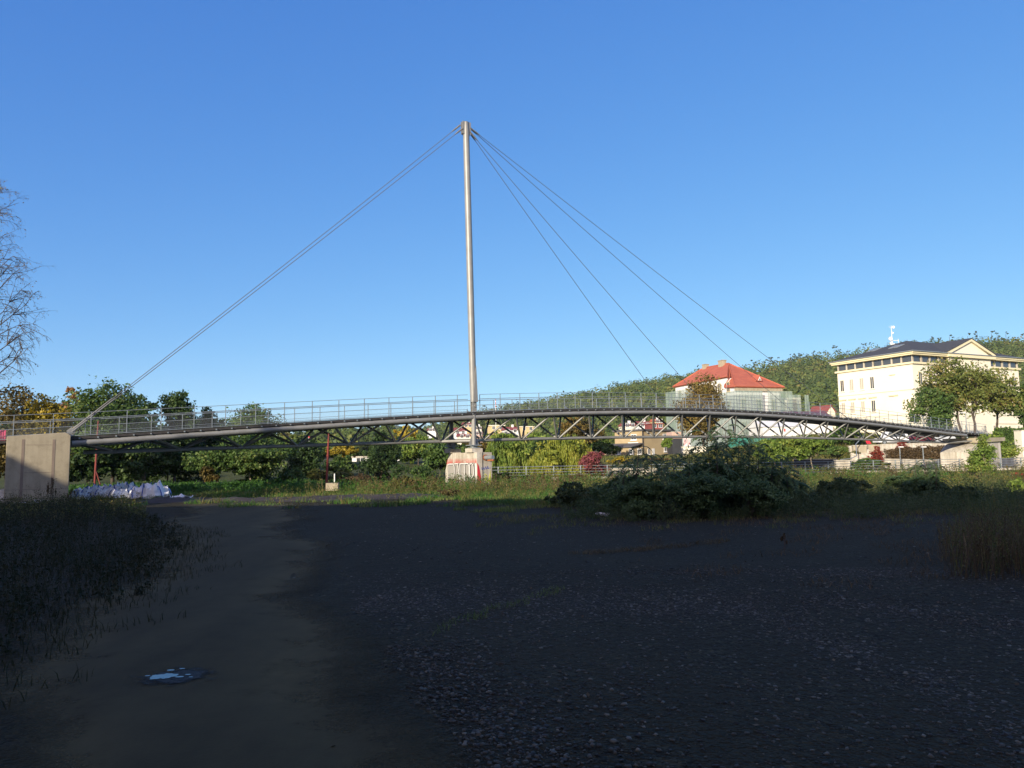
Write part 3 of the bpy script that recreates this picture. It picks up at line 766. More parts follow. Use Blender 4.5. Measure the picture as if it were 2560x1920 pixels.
# pier in the river bank
pn0, pn1, pw0, pw1 = 4.42, 4.78, -2.2, 2.0
pier = thing("bridge_pier", bp(4.6, 0, -0.2), "pale concrete pier under the mast, its face sprayed with red and grey graffiti", "pier")
zp = ztop_pier - 0.18
m = MB()
poly = [bp(pn0, pw0, -2.4), bp(pn0, pw0, zp), bp(pn0, pw1 - 0.65, zp), bp(pn0, pw1 - 0.15, zp - 1.1), bp(pn0, pw1 + 0.1, -2.4)]
m.prism(poly, b3 * (pn1 - pn0) * S_P)
m.build("pier_wall", M['concrete_light'], pier, bevel=0.015)
for w in (-HW, HW - 0.15):
    m = MB(); m.box(bp(LEGN + 0.0, w, zp + 0.13), (0.78, 0.85, 0.26), b3, n3); m.build("bearing_block", M['concrete_light'], pier, bevel=0.01)
m = MB(); c0 = bp(pn1 - 0.16, pw0, 1.75)
m.tube([c0, c0 - n3 * 0.75 + b3 * 0.1], 0.13, 14)
pp = m.build("drain_pipe", M['galv'], pier)
m = MB(); m.tube([c0 + np.array([0, 0, -0.18]) - n3 * 0.30, c0 + np.array([0, 0, -0.17]) - n3 * 0.82 + b3 * 0.1], 0.06, 8)
m.tube([c0 - n3 * 0.01, c0 - n3 * 0.05], 0.19, 14); m.build("rust_flange", M['rust2'], pp)
m = MB(); m.tube([bp(pn0 + 0.13, pw0 - 0.02, 0.1), bp(pn0 + 0.13, pw0 - 0.02, zp)], 0.018, 6); m.build("conduit", M['black'], pier)
# graffiti: flat paint standing 4-8 mm proud of the faces; (a,b) = metres from the near corner along the face, height
def flat(name, polys, m_, org_f, du, nrm, depth):
    mm = MB()
    for pl in polys:
        pts = [org_f + du * a + np.array([0, 0, b]) + nrm * depth for a, b in pl]
        mm.prism(pts, -nrm * (depth * 0.8))
    return mm.build(name, m_, pier)
def stroke(pts, w):
    out = []
    for (x0, y0), (x1, y1) in zip(pts[:-1], pts[1:]):
        l = math.hypot(x1 - x0, y1 - y0) + 1e-6; dx, dy = (x1 - x0) / l * w / 2, (y1 - y0) / l * w / 2
        out.append([(x0 - dy - dx * .6, y0 + dx - dy * .6), (x1 - dy + dx * .6, y1 + dx + dy * .6), (x1 + dy + dx * .6, y1 - dx + dy * .6), (x0 + dy - dx * .6, y0 - dx - dy * .6)])
    return out
LF = bp(pn0, pw0, 0); LN = -b3; LD = n3      # left face: runs away from the near corner
# soft red overspray band
m_, nt, b = newmat("red_overspray")
tc = N(nt, "ShaderNodeTexCoord"); sp = N(nt, "ShaderNodeSeparateXYZ"); nt.links.new(tc.outputs["Object"], sp.inputs[0])
f = noise(nt, 2.2, 5, 0.7)
mr = N(nt, "ShaderNodeMapRange"); mr.inputs[1].default_value = 1.95; mr.inputs[2].default_value = 1.5; nt.links.new(sp.outputs[2], mr.inputs[0])
mu = N(nt, "ShaderNodeMath", operation='MULTIPLY'); nt.links.new(mr.outputs[0], mu.inputs[0]); nt.links.new(ramp(nt, f, [(0.36, (0.05,) * 3), (0.62, (1.0,) * 3)]), mu.inputs[1])
b.inputs["Base Color"].default_value = (0.66, 0.06, 0.05, 1); b.inputs["Roughness"].default_value = 0.8
tr = N(nt, "ShaderNodeBsdfTransparent"); mx = N(nt, "ShaderNodeMixShader"); nt.links.new(mu.outputs[0], mx.inputs[0]); nt.links.new(tr.outputs[0], mx.inputs[1]); nt.links.new(b.outputs[0], mx.inputs[2])
nt.links.new(mx.outputs[0], nt.nodes["Material Output"].inputs[0])
M['overspray'] = m_
GT = 1.45      # top of the letters
quads("red_overspray", [[LF + LD * a0 + LN * 0.003 + np.array([0, 0, z]) for a0, z in ((0.02, GT - 0.1), (3.9, GT - 0.1), (3.75, GT + 0.4), (0.02, GT + 0.4))]], M['overspray'], pier)
flat("letter_fill", [[(0.22, -0.5), (3.75, -0.5), (3.72, GT - 0.2), (3.5, GT - 0.03), (0.22, GT)]], M['grey'], LF, LD, LN, 0.006)
outl = [[(3.45, -0.5), (3.45, 0.35), (2.85, 0.45), (2.75, 0.6), (2.75, GT - 0.25), (2.9, GT - 0.12), (3.6, GT - 0.12)],
        [(3.05, -0.5), (3.05, 0.3)], [(2.7, GT - 0.1), (2.3, GT - 0.1), (2.0, 0.1), (2.0, -0.5)], [(2.0, GT - 0.1), (2.0, 0.2)], [(1.95, GT - 0.1), (1.45, GT - 0.1), (1.4, -0.5)],
        [(1.4, GT - 0.1), (1.0, GT - 0.08), (0.85, GT - 0.25), (0.85, -0.5)], [(0.8, GT - 0.2), (0.6, GT - 0.05), (0.35, GT - 0.2), (0.3, 0.7), (0.5, 0.45), (0.75, 0.6), (0.8, GT - 0.2)],
        [(0.75, 0.4), (0.35, 0.1), (0.3, -0.5)], [(1.3, 0.5), (1.05, 0.55), (1.0, 0.2), (1.25, 0.1), (1.3, 0.5)]]
flat("letter_outline", sum([stroke(p, 0.075) for p in outl], []), M['black'], LF, LD, LN, 0.010)
hil = [[(x + 0.09, y + 0.03) for x, y in p] for p in outl[:7]]
flat("letter_highlight", sum([stroke(p, 0.055) for p in hil], []) + [[(0.05, -0.4), (0.17, -0.4), (0.16, GT - 0.05), (0.06, GT)]], M['chalk'], LF, LD, LN, 0.013)
RF = bp(pn0, pw0, 0); RN = -n3; RD = b3
flat("red_stripe", [[(0.03, -0.5), (0.30, -0.5), (0.28, 0.6), (0.16, 1.2), (0.03, GT)]], M['red'], RF, RD, RN, 0.006)
flat("red_blot", [[(0.7 + 0.16 * math.cos(t), -0.62 + 0.26 * math.sin(t)) for t in np.linspace(0, 6.28, 14)[:-1]]], M['red'], LF, LD, LN, 0.016)
flat("yellow_scrawl", sum([stroke(p, 0.035) for p in [
    [(0.45, 0.6), (0.6, 0.75), (0.75, 0.6), (0.6, 0.35), (0.45, 0.5), (0.8, 0.3), (0.5, 0.1), (0.42, 0.3), (0.7, 0.65)], [(0.75, 0.1), (0.85, 0.4), (0.6, 0.2)],
    [(0.5, -0.4), (0.7, -0.2), (0.9, -0.25), (0.75, -0.5), (0.55, -0.3)]]], []) + [[(0.83, 0.45), (0.98, 0.95), (1.0, 0.1), (0.9, 0.1)]], M['yel'], RF, RD, RN, 0.006)
flat("blue_tag", sum([stroke(p, 0.03) for p in [[(0.34, 1.15), (0.36, 1.0), (0.42, 1.1)], [(0.45, 1.2), (0.52, 1.0), (0.62, 1.2), (0.66, 1.02), (0.78, 1.22), (0.84, 1.05), (0.72, 1.1), (1.0, 1.1)]]], []), M['blue'], RF, RD, RN, 0.006)

# right abutment on the far bank
rp = bp(24.35, 0, 0)
rab = thing("bridge_abutment", (rp[0], rp[1], -0.3), "white concrete abutment with curved haunch at the far end of the bridge", "abutment")
zr = zt(24.5) - 0.55
m = MB()
poly = [bp(24.55, -1.6, -0.5), bp(24.55, -1.6, zr - 1.25)]
for t in np.linspace(0, 1, 7)[1:]:
    poly.append(bp(24.55 + 0.7 * t ** 1.1, -1.6, zr - 1.25 + 1.0 * math.sin(t * math.pi / 2)))
poly += [bp(25.3, -1.6, zr - 0.25), bp(25.3, -1.6, -0.5)]
m.prism(poly, n3 * 3.2); m.build("abutment_wall", M['concrete_light'], rab, bevel=0.02)
m = MB()
poly = [bp(24.3, -1.9, zr - 0.9)]
for t in np.linspace(0, 1, 7): poly.append(bp(24.3 + 0.8 * t, -1.9, zr - 0.9 + 0.85 * math.sin(t * math.pi / 2)))
m.prism([bp(25.0, -1.95, zr - 0.25), bp(26.9, -1.95, zr - 0.05), bp(26.9, -1.95, zr + 0.35), bp(25.0, -1.95, zr + 0.28)], n3 * 3.9)
m.build("bearing_beam", M['concrete'], rab)
m = MB(); m.prism([bp(25.35, -1.7, -0.5), bp(26.7, -1.7, -0.5), bp(26.7, -1.7, zr - 0.15), bp(25.35, -1.7, zr - 0.3)], n3 * 3.4); m.build("approach_wall", M['concrete_light'], rab)

# ------------------------------------------------------------------ unseen shade caster added behind the photographer, top shaped to the lot's shadow edge
SD = -SH; SU = np.array([SD[1], -SD[0]])       # along and across the light
def uv(u, t, z): q = SU * u + SD * t; return np.array([q[0], q[1], z])
WT = -13.0      # how far behind the camera its front stands, along the light
TE = math.tan(SUN_EL)
def cast(P): return float(np.dot(P[:2], SU)), float(P[2] + (np.dot(P[:2], SD) - WT) * TE)
def on_wing(px, py):
    n, z = unproj_plane(px, py, -1.95); return bp(n, -1.95, z)
prof = [cast(on_wing(*q)) for q in ((-60, 1105), (16, 1137), (40, 1144), (60, 1157), (87, 1170), (108, 1180), (118, 1187), (132, 1191), (146, 1196), (152, 1202), (173, 1213))]
ua = prof[-1][0]
prof += [(ua + 0.5, prof[-1][1] - 0.3), cast(bp(-2.2, -HW, zt(-2.2) + 0.05)), cast(bp(-1.0, -HW, zt(-1.0) - 0.1)), cast(bp(0.2, -HW, zt(0.2) - 0.6)), cast(bp(1.2, 0, zb(1.2) + 0.1)), cast(bp(1.9, 0, zb(2) - 0.3))]
prof += [cast(np.array(q)) for q in ((-15.5, 29.5, 0.0), (-12.5, 29.8, 0.1), (-9.5, 29.2, 0.0), (-5, 29.8, 0.05), (0, 30.5, 0.0), (2.5, 29, 0.5), (5, 24, 1.75), (8, 24, 2.0), (11, 24.5, 1.45), (13.2, 26, 1.0), (15, 27, 0.6), (18, 28, 0.2), (24, 28, 0.1), (60, 40, 0.8))]
prof = sorted(prof)
prof = [(prof[0][0] - 40, prof[0][1] - 2)] + prof + [(prof[-1][0] + 40, prof[-1][1] + 1)]
caster = thing("shade_caster", uv(0, WT - 4, 0), "unseen long block added behind the lot to shade the gravel", "building")
m = MB()
for (u0, h0), (u1, h1) in zip(prof[:-1], prof[1:]):
    m.hexa([uv(u0, WT - 10, -0.3), uv(u1, WT - 10, -0.3), uv(u1, WT - .3, -0.3), uv(u0, WT - .3, -0.3), uv(u0, WT - 10, h0 - 2.0), uv(u1, WT - 10, h1 - 2.0), uv(u1, WT - .3, h1 - 0.12), uv(u0, WT - .3, h0 - 0.12)])
m.build("wall", M['concrete'], caster)
m = MB()
for (u0, h0), (u1, h1) in zip(prof[:-1], prof[1:]):
    m.hexa([uv(u0, WT - .3, h0 - 0.12), uv(u1, WT - .3, h1 - 0.12), uv(u1, WT, h1 - 0.12), uv(u0, WT, h0 - 0.12), uv(u0, WT - .3, h0), uv(u1, WT - .3, h1), uv(u1, WT, h1), uv(u0, WT, h0)])
m.build("roof_edge", M['tar'], caster)  # lip of the added block that draws the shadow edge

# ------------------------------------------------------------------ hills
def horizon_hill(name, D, foot_y, foot_z, ridge, leafm, ncrown, nq, crown_r, crown_h, qsize, seed, treeh, clearings=()):
    rg = np.random.default_rng(seed)
    px = np.array([p[0] for p in ridge], float)
    pts = np.array([at(p[0], p[1], D) for p in ridge]); rx, rz = pts[:, 0], pts[:, 2] - treeh
    def rf(x): return np.interp(x, rx, rz)
    def hz(x, y):
        # x is measured at the ridge distance: scale towards the foot
        s = np.clip((y - foot_y) / (D - foot_y), 0, 1.6)
        up = np.where(s <= 1, np.clip(s, 0, 1) * 0.98 + 0.02 * np.sin(np.clip(s, 0, 1) * math.pi / 2), 1 - (s - 1) * 0.5)
        xr = x
        z = foot_z + (rf(xr) - foot_z) * up
        return z + 2.5 * np.sin(x * 0.021 + y * 0.013) * np.clip(s * (1 - s) * 4, 0, 1)
    xs = np.linspace(rx[0], rx[-1], 120); ys = np.concatenate([np.linspace(foot_y - 10, D, 40), np.linspace(D * 1.03, D * 1.3, 6)])
    X, Y = np.meshgrid(xs, ys); Z = hz(X, Y); Z[0] -= 6; Z[-1] = -2
    o = grid_mesh("hill", X, Y, Z, plain(name + "_floor", (0.05, 0.06, 0.02), 0.95, (0.035, 0.045, 0.015), 0.02)); o["kind"] = "structure"
    # crowns
    n = ncrown
    x = rg.uniform(rx[0], rx[-1], n); u = rg.uniform(0, 1, n); y = foot_y + (D * 1.04 - foot_y) * u
    z = hz(x, y)
    sc_ = (0.55 + 0.95 * rg.uniform(0, 1, n) ** 1.6) * np.clip(y / D, 0.3, 1) ** 0.6
    C = np.stack([x, y, z + crown_h * 0.55 * sc_], 1)
    keep = np.ones(n, bool)
    if clearings:      # gardens and streets of the settlement
        dv = C - np.array([0, 0, EYE]); dep = dv @ _f; qx = 1280 + FPX * (dv @ CR) / dep; qy = 960 - FPX * (dv @ CU) / dep
        for (a0, a1, b0) in clearings: keep &= ~((qx > a0) & (qx < a1) & (qy > b0) & (y < 420))
    C = C[keep]; sc_ = sc_[keep]; n = len(C)
    k = np.repeat(np.arange(n), nq); d = rg.normal(size=(n * nq, 3)); d /= np.linalg.norm(d, axis=1, keepdims=True)
    d[:, 1] = -np.abs(d[:, 1]) * np.where(rg.uniform(size=n * nq) < 0.8, 1, -1)
    rad = rg.uniform(0.72, 0.98, n * nq)[:, None]
    Pq = C[k] + d * rad * (np.array([crown_r, crown_r, crown_h * 0.5])[None] * sc_[k][:, None])
    Q = leaf_quads(Pq, d + rg.normal(size=d.shape) * 0.28, qsize, 0.8, rg)
    o = quads(name, Q, leafm, None, None); o["kind"] = "stuff"
    tag(o, None, None)
    return hz
ridge1 = [(1000, 1082), (1080, 1066), (1150, 1046), (1208, 1026), (1291, 1010), (1361, 997), (1420, 985), (1467, 976), (1508, 965), (1617, 946), (1671, 935), (1739, 928), (1800, 922),
          (1875, 912), (1960, 893), (2090, 877), (2204, 861), (2326, 853), (2421, 848), (2502, 843), (2560, 842), (2700, 832), (2850, 826)]
def hillmat_patch(m):
    return m
hz1 = horizon_hill("hillside_wood", 560, 235, 2.0, ridge1, L['hill'], 7500, 135, 4.5, 11.0, 1.35, 11, 14.0, ((1030, 1345, 1052), (1550, 1668, 1040)))
ridge2 = [(-900, 1140), (-200, 1128), (420, 1112), (560, 1098), (640, 1094), (734, 1084), (800, 1078), (860, 1074), (950, 1068), (985, 1066), (1040, 1073), (1091, 1061), (1150, 1052), (1260, 1060), (1400, 1075)]
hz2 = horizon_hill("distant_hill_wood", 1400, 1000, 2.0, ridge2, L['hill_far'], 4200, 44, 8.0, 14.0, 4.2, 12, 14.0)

# pines standing clear of the wood along the skyline
skyl = [(1208, 1014, 1), (1291, 998, 0), (1409, 978, 0), (1690, 925, 0), (1742, 915, 0), (1885, 902, 1), (1922, 893, 1), (1943, 893, 0), (1975, 884, 0), (2002, 884, 0), (2032, 875, 0), (2095, 866, 0), (2118, 868, 0), (2160, 860, 0),
        (2268, 842, 0), (2325, 845, 0), (2348, 844, 0), (2374, 835, 1), (2418, 833, 0), (2440, 826, 1), (2476, 826, 1), (2493, 830, 0), (2513, 827, 1), (2545, 836, 0)]
where = ["above the far houses", "right of the mast railing", "over the middle of the truss", "left of the red roof's chimneys", "behind the red roof ridge", "left end of the loose pine row", "between two stay cables on the skyline", "just right of the upper stay",
         "on the slope between the two large buildings", "fourth in the pine row left of the cream building", "fifth in the pine row left of the cream building", "left above the cream building's eave", "over the cream building's left roof", "near the aerial mast",
         "at the slate roof's ridge end", "over the slate ridge, rather bare", "behind the slate ridge, short", "behind the slate ridge, broad topped", "left of the pediment apex", "tallest, above the pediment", "right of the pediment apex", "among orange crowns right of the pediment", "dark and narrow near the right edge", "low, at the photograph's right edge"]
for i, ((px, ty_, big), wtxt) in enumerate(zip(skyl, where)):
    P = at(px, ty_, 548); base = float(hz1(P[0], 548)); H = max(P[2] - base, 8)
    rg = np.random.default_rng(300 + i)
    t = thing("pine_tree", (P[0], 548, base), "skyline pine " + wtxt, "tree", "pines along the hill's skyline")
    MB().tube([(P[0], 548, base - 1), (P[0] + rg.normal() * 0.4, 548, base + H * 0.9)], [0.28, 0.1], 5).build("trunk", M['bark'], t)
    nb_ = 7 if big else 5
    bl = [(P[0] + rg.normal() * 1.3, 548 + rg.normal(), base + H * q, 1.8 + 0.9 * rg.uniform() * (1.5 if big else 1), 2.0, 0.9 + 0.5 * rg.uniform()) for q in np.linspace(0.42, 0.97, nb_)]
    Q, _ = cloud(bl, 420 if big else 300, 0.7, rg, shell=0.3)
    quads("crown", Q, L['pine'], t)

# ------------------------------------------------------------------ buildings
class Fr:
    """local axes of a building: origin at its near bottom corner, u along the right face, v along the left face"""
    def __init__(s, x, y, ang):
        s.o = np.array([x, y]); s.u = np.array([math.cos(ang), math.sin(ang)]); s.v = np.array([-s.u[1], s.u[0]])
        s.u3 = np.array([*s.u, 0]); s.v3 = np.array([*s.v, 0])
    def p(s, u, v, z): q = s.o + s.u * u + s.v * v; return np.array([q[0], q[1], z])
    def box(s, m, u0, u1, v0, v1, z0, z1):
        return m.hexa([s.p(u0, v0, z0), s.p(u1, v0, z0), s.p(u1, v1, z0), s.p(u0, v1, z0), s.p(u0, v0, z1), s.p(u1, v0, z1), s.p(u1, v1, z1), s.p(u0, v1, z1)])
    def solve_u(s, px):     # position along u (v=0) seen at image column px
        k = (px - 1280) / FPX; return (k * s.o[1] - s.o[0]) / (s.u[0] - k * s.u[1])
    def solve_v(s, px):
        k = (px - 1280) / FPX; return (k * s.o[1] - s.o[0]) / (s.v[0] - k * s.v[1])

def window(F, face, a, z0, w, h, parent, pane='glass', frame='white', sill=True, mull=1):
    """a framed window on the right ('u') or left ('v') face centred at a"""
    m = MB(); pr = 0.06
    def bx(mm, a0, a1, zz0, zz1, d0, d1):
        if face == 'u': F.box(mm, a0, a1, -d1, -d0, zz0, zz1)
        else: F.box(mm, -d1, -d0, a0, a1, zz0, zz1)
    f = min(0.11, w * 0.12)
    bx(m, a - w / 2, a - w / 2 + f, z0, z0 + h, 0.0, pr); bx(m, a + w / 2 - f, a + w / 2, z0, z0 + h, 0.0, pr)
    bx(m, a - w / 2 + f, a + w / 2 - f, z0, z0 + f, 0.0, pr); bx(m, a - w / 2 + f, a + w / 2 - f, z0 + h - f, z0 + h, 0.0, pr)
    for k in range(mull):
        c = a - w / 2 + w * (k + 1) / (mull + 1); bx(m, c - 0.035, c + 0.035, z0 + f, z0 + h - f, 0.0, pr - 0.01)
    if sill: bx(m, a - w / 2 - 0.1, a + w / 2 + 0.1, z0 - 0.12, z0, 0.0, 0.16)
    o = m.build("window", M[frame], parent)
    g = MB(); bx(g, a - w / 2 + f * 0.5, a + w / 2 - f * 0.5, z0 + f * 0.5, z0 + h - f * 0.5, 0.004, 0.03); g.build("pane", M[pane], o)
    return o

# the large cream building
F = Fr(72.7, 137.0, R(26.0)); LU, LV = 31.6, float(F.solve_v(2090)) if False else 16.6
big = thing("cream_building", F.p(LU / 2, LV / 2, 4), "large cream town building with dark slate hip roof, glazed attic band and a pediment", "building")
m = MB(); F.box(m, 0, LU, 0, LV, 2.0, 17.75); m.build("wall", M['cream'], big)
m = MB()
F.box(m, -0.35, LU + 0.35, -0.35, LV + 0.35, 17.75, 18.1)
m.build("attic_ledge", M['trim'], big)
m = MB(); F.box(m, 0.15, LU - 0.15, 0.15, LV - 0.15, 18.1, 19.35); att = m.build("attic_glazing", M['glass'], big)
for k in range(14):
    a = 0.2 + (LU - 0.4) * k / 13
    if 8.6 < a < 19: continue
    m = MB(); F.box(m, a - 0.2, a + 0.2, 0.0, 0.148, 18.1, 19.35); m.build("attic_mullion", M['concrete_light'], att)
for k in range(1, 9):
    a = 0.2 + (LV - 0.4) * k / 8
    m = MB(); F.box(m, 0.0, 0.148, a - 0.14, a + 0.14, 18.1, 19.35); m.build("attic_mullion", M['concrete_light'], att)
m = MB(); F.box(m, -0.75, LU + 0.75, -0.75, LV + 0.75, 19.35, 19.62); F.box(m, -0.95, LU + 0.95, -0.95, LV + 0.95, 19.62, 20.0)
m.build("cornice", M['trim'], big)
m = MB(); e = 1.05; hh = 10.0
A, B_, C_, D_ = F.p(-e, -e, 20.0), F.p(LU + e, -e, 20.0), F.p(LU + e, LV + e, 20.0), F.p(-e, LV + e, 20.0)
Rg0, Rg1 = F.p(hh, LV / 2, 23.7), F.p(LU - hh, LV / 2, 23.7)
m.add([A, B_, C_, D_, Rg0, Rg1], [(0, 1, 5, 4), (1, 2, 5), (2, 3, 4, 5), (3, 0, 4), (3, 2, 1, 0)])
roof = m.build("roof", M['slate'], big)
m = MB()      # gutter and snow guard
F.box(m, -1.15, LU + 1.15, -1.2, -1.06, 19.93, 20.07); F.box(m, -1.2, -1.06, -1.05, LV + 1.15, 19.93, 20.07)
m.build("gutter", M['galv'], roof)
def roof_left(v, up):      # a point on the left hip, up metres above the eave
    t = up / 3.7; return F.p(-e + (hh + e) * t, v, 20.0 + 3.7 * t)
for v in (6.2, 7.4, 11.2, 12.4):
    p0 = roof_left(v, 1.7); p1 = roof_left(v, 2.4); mm = MB()
    nrm = np.cross(p1 - p0, F.v3); nrm /= np.linalg.norm(nrm); nrm *= -np.sign(-nrm[2]) 
    mm.prism([p0 - F.v3 * 0.42 + nrm * 0.02, p0 + F.v3 * 0.42 + nrm * 0.02, p1 + F.v3 * 0.42 + nrm * 0.02, p1 - F.v3 * 0.42 + nrm * 0.02], nrm * 0.12)
    so = mm.build("skylight", M['galv'], roof)
for u, px in ((17.2, 0), (19.0, 0)):
    mm = MB(); mm.tube([F.p(u, 3.5, 21.0), F.p(u, 3.5, 22.9)], 0.16, 8); mm.tube([F.p(u, 3.5, 22.9), F.p(u, 3.5, 23.1)], 0.24, 8); mm.build("vent_pipe", M['galv'], roof)
# pediment over the projecting centre
u0, u1 = F.solve_u(2371), F.solve_u(2482); uc = (u0 + u1) / 2
m = MB(); F.box(m, u0 + 0.4, u1 - 0.4, -0.5, -0.01, 2.0, 19.7); m.build("centre_bay", M['cream'], big)
m = MB(); m.prism([F.p(u0 + 0.3, -0.62, 19.9), F.p(u1 - 0.3, -0.62, 19.9), F.p(uc, -0.62, 22.6)], F.v3 * 6.0); pd = m.build("pediment", M['cream'], big)
m = MB(); w_ = 0.5
for (a, za), (b_, zb2) in (((u0 - 0.5, 19.72), (uc, 22.55)), ((u1 + 0.5, 19.72), (uc, 22.55))):
    m.prism([F.p(a, -1.05, za), F.p(b_, -1.05, zb2), F.p(b_, -1.05, zb2 + w_), F.p(a, -1.05, za + w_)], F.v3 * 0.9)
F.box(m, u0 - 0.4, u1 + 0.4, -1.12, -0.52, 19.35, 19.85)
m.build("raking_cornice", M['trim'], pd)
m = MB()
for (a, za), (b_, zb2) in (((u0 - 0.7, 20.02), (uc, 23.06)), ((u1 + 0.7, 20.02), (uc, 23.06))):
    m.prism([F.p(a, -1.15, za + 0.2), F.p(b_, -1.15, zb2), F.p(b_, -1.15, zb2 + 0.15), F.p(a, -1.15, za + 0.35)], F.v3 * 7.5)
m.build("pediment_roof", M['slate'], pd)
# string courses
m = MB()
for z in (13.1, 8.6, 7.0):
    F.box(m, -0.16, -0.003, -0.16, LV, z, z + 0.3); F.box(m, -0.003, LU, -0.16, -0.003, z, z + 0.3)
m.build("string_course", M['cream'], big)
pv = [2109, 2132.5, 2158, 2184.5]
for px in pv:
    v = F.solve_v(px)
    window(F, 'v', v, 13.9, 1.0, 2.4, big, 'pane_light' if px in (2132.5, 2158) else 'glass', 'cream', True, 1)
    window(F, 'v', v, 9.45, 1.0, 2.35, big, 'pane_light' if px != 2184.5 else 'glass', 'cream', True, 1)
    mm = MB(); F.box(mm, -0.28, -0.003, v - 0.85, v + 0.85, 12.2, 12.42); mm.build("window_hood", M['trim'], big)
for v in (4.2,):
    mm = MB(); F.box(mm, -0.28, -0.003, v - 0.95, v + 0.95, 12.2, 12.42); mm.build("window_hood", M['trim'], big)
    mm = MB(); F.box(mm, -0.2, -0.003, v - 0.6, v + 0.6, 16.1, 16.25); mm.build("window_hood", M['trim'], big)
for k in range(11):
    a = 1.9 + k * 2.82
    dd = 0.0
    if u0 - 0.6 < a < u1 + 0.6:
        FF = Fr(*(F.o - F.v * 0.5), R(26.0))
    else: FF = F
    window(FF, 'u', a, 13.9, 1.1, 2.4, big, 'glass', 'trim'); window(FF, 'u', a, 9.45, 1.1, 2.35, big, 'glass', 'trim')
    window(FF, 'u', a, 5.2, 0.8, 1.5, big, 'glass', 'cream')
# the aerial mast on its roof
pa = at(2231, 862, 153); za = 22.0
ant = thing("aerial_mast", (pa[0], 153, za), "white aerial mast hung with dishes on the slate roof", "antenna")
ht = at(2231, 814, 153)[2] - za
MB().tube([(pa[0], 153, za - 1.0), (pa[0], 153, za + ht)], [0.09, 0.05], 8).build("pole", M['white'], ant)
for dx, fz, r in ((-0.45, 0.50, 0.42), (-0.35, 0.33, 0.36), (0.15, 0.24, 0.48), (0.25, 0.93, 0.3), (0.05, 0.72, 0.2), (1.25, 0.3, 0.22)):
    m = MB(); c = np.array([pa[0] + dx, 152.8, za + ht * fz]); m.tube([c, c + np.array([0, -0.12, 0]), c + np.array([0, -0.2, 0])], [r * 0.6, r, r * 0.92], 14); m.build("dish", M['white'], ant)
m = MB(); m.tube([(pa[0], 153, za + ht * 0.44), (pa[0] + 1.3, 153, za + ht * 0.44)], 0.06, 6); m.tube([(pa[0] + 1.25, 153, za - 0.6), (pa[0] + 1.25, 153, za + ht * 0.5)], 0.05, 6); m.tube([(pa[0], 153, za + ht * 0.9), (pa[0] - 0.5, 153, za + ht * 0.97)], 0.03, 6)
m.build("bracket", M['white'], ant)
m = MB(); m.box((pa[0] + 0.5, 153, za + 0.1), (2.4, 0.6, 0.5)); m.build("equipment_box", M['concrete_light'], ant)

# the red-roofed building wrapped in scaffold nets
F = Fr(44.3, 150.0, R(17.5)); LU = 10.4; LV = 24.0
red = thing("scaffolded_building", F.p(LU / 2, LV / 2, 4), "old building with orange-red tiled hip roof wrapped in green scaffold netting", "building")
m = MB(); F.box(m, 0, LU, 0, LV, 1.5, 15.1); F.box(m, 0.25, 2.0, 3.4, LV, 15.1, 17.3); m.build("wall", M['white'], red)
A, B_ = F.p(5.2, 10.0, 21.2), F.p(5.2, 19.8, 21.4)
f0, f1 = F.p(-0.6, -0.6, 15.2), F.p(LU + 0.6, -0.6, 15.2); G = F.p(-0.35, 3.6, 15.5)
le0, le1 = F.p(-0.1, 2.6, 17.5), F.p(-0.1, LV + 0.6, 17.5); re0, re1 = F.p(LU + 0.6, 1, 15.4), F.p(LU + 0.6, LV + 0.6, 17.4)
m = MB(); m.add([A, B_, f0, f1, le0, le1, re1], [(0, 1, 5, 4), (2, 3, 0), (3, 6, 1, 0), (1, 6, 5)])
m.add([f0, A, F.p(0.9, 3.0, 17.75), G], [(0, 1, 2, 3)])
roof = m.build("roof", M['tile'], red)
so = roof.modifiers.new("thick", 'SOLIDIFY'); so.thickness = 0.22; so.offset = -1
m = MB()
for a, b_ in ((A, f0), (A, B_), (A, f1), (B_, le1), (f0, f1), (le0, le1)): m.tube([a + np.array([0, 0, 0.05]), b_ + np.array([0, 0, 0.05])], 0.14, 6)
m.build("ridge_tile", M['tile'], roof)
for v, u, w in ((12.0, 5.0, 1.6), (19.0, 5.2, 1.2)):
    m = MB(); F.box(m, u - 0.5, u + 0.5, v - w / 2, v + w / 2, 19.0, 22.0); F.box(m, u - 0.6, u + 0.6, v - w / 2 - 0.1, v + w / 2 + 0.1, 22.0, 22.15); m.build("chimney", M['concrete'], roof)
m = MB(); cdm = F.p(6.6, 2.0, 17.0)     # little triangular dormer
m.prism([F.p(5.9, 1.35, 16.6), F.p(7.3, 1.35, 16.6), F.p(6.6, 1.35, 17.9)], F.v3 * 2.2); dm = m.build("dormer", M['tile'], roof)
m = MB(); m.prism([F.p(6.2, 1.30, 16.7), F.p(7.0, 1.30, 16.7), F.p(6.6, 1.30, 17.5)], F.v3 * 0.04); m.build("dormer_window", M['white'], dm)
m = MB(); m.prism([F.p(6.38, 1.26, 16.75), F.p(6.82, 1.26, 16.75), F.p(6.6, 1.26, 17.2)], F.v3 * 0.03); m.build("pane", M['glass'], dm)
m = MB(); F.box(m, -0.3, LU + 0.3, -0.35, -0.01, 14.35, 14.95); m.build("cornice", M['concrete'], red)
for z in (10.5, 6.0):
    for a in (1.6, 5.2, 8.8): window(F, 'u', a, z, 1.1, 2.2, red, 'glass', 'yellow')
for a in np.arange(2.5, 23, 3.2):
    for z in (14.4, 10.5, 6.0): window(F, 'v', a, z, 1.1, 2.0, red, 'glass', 'yellow')
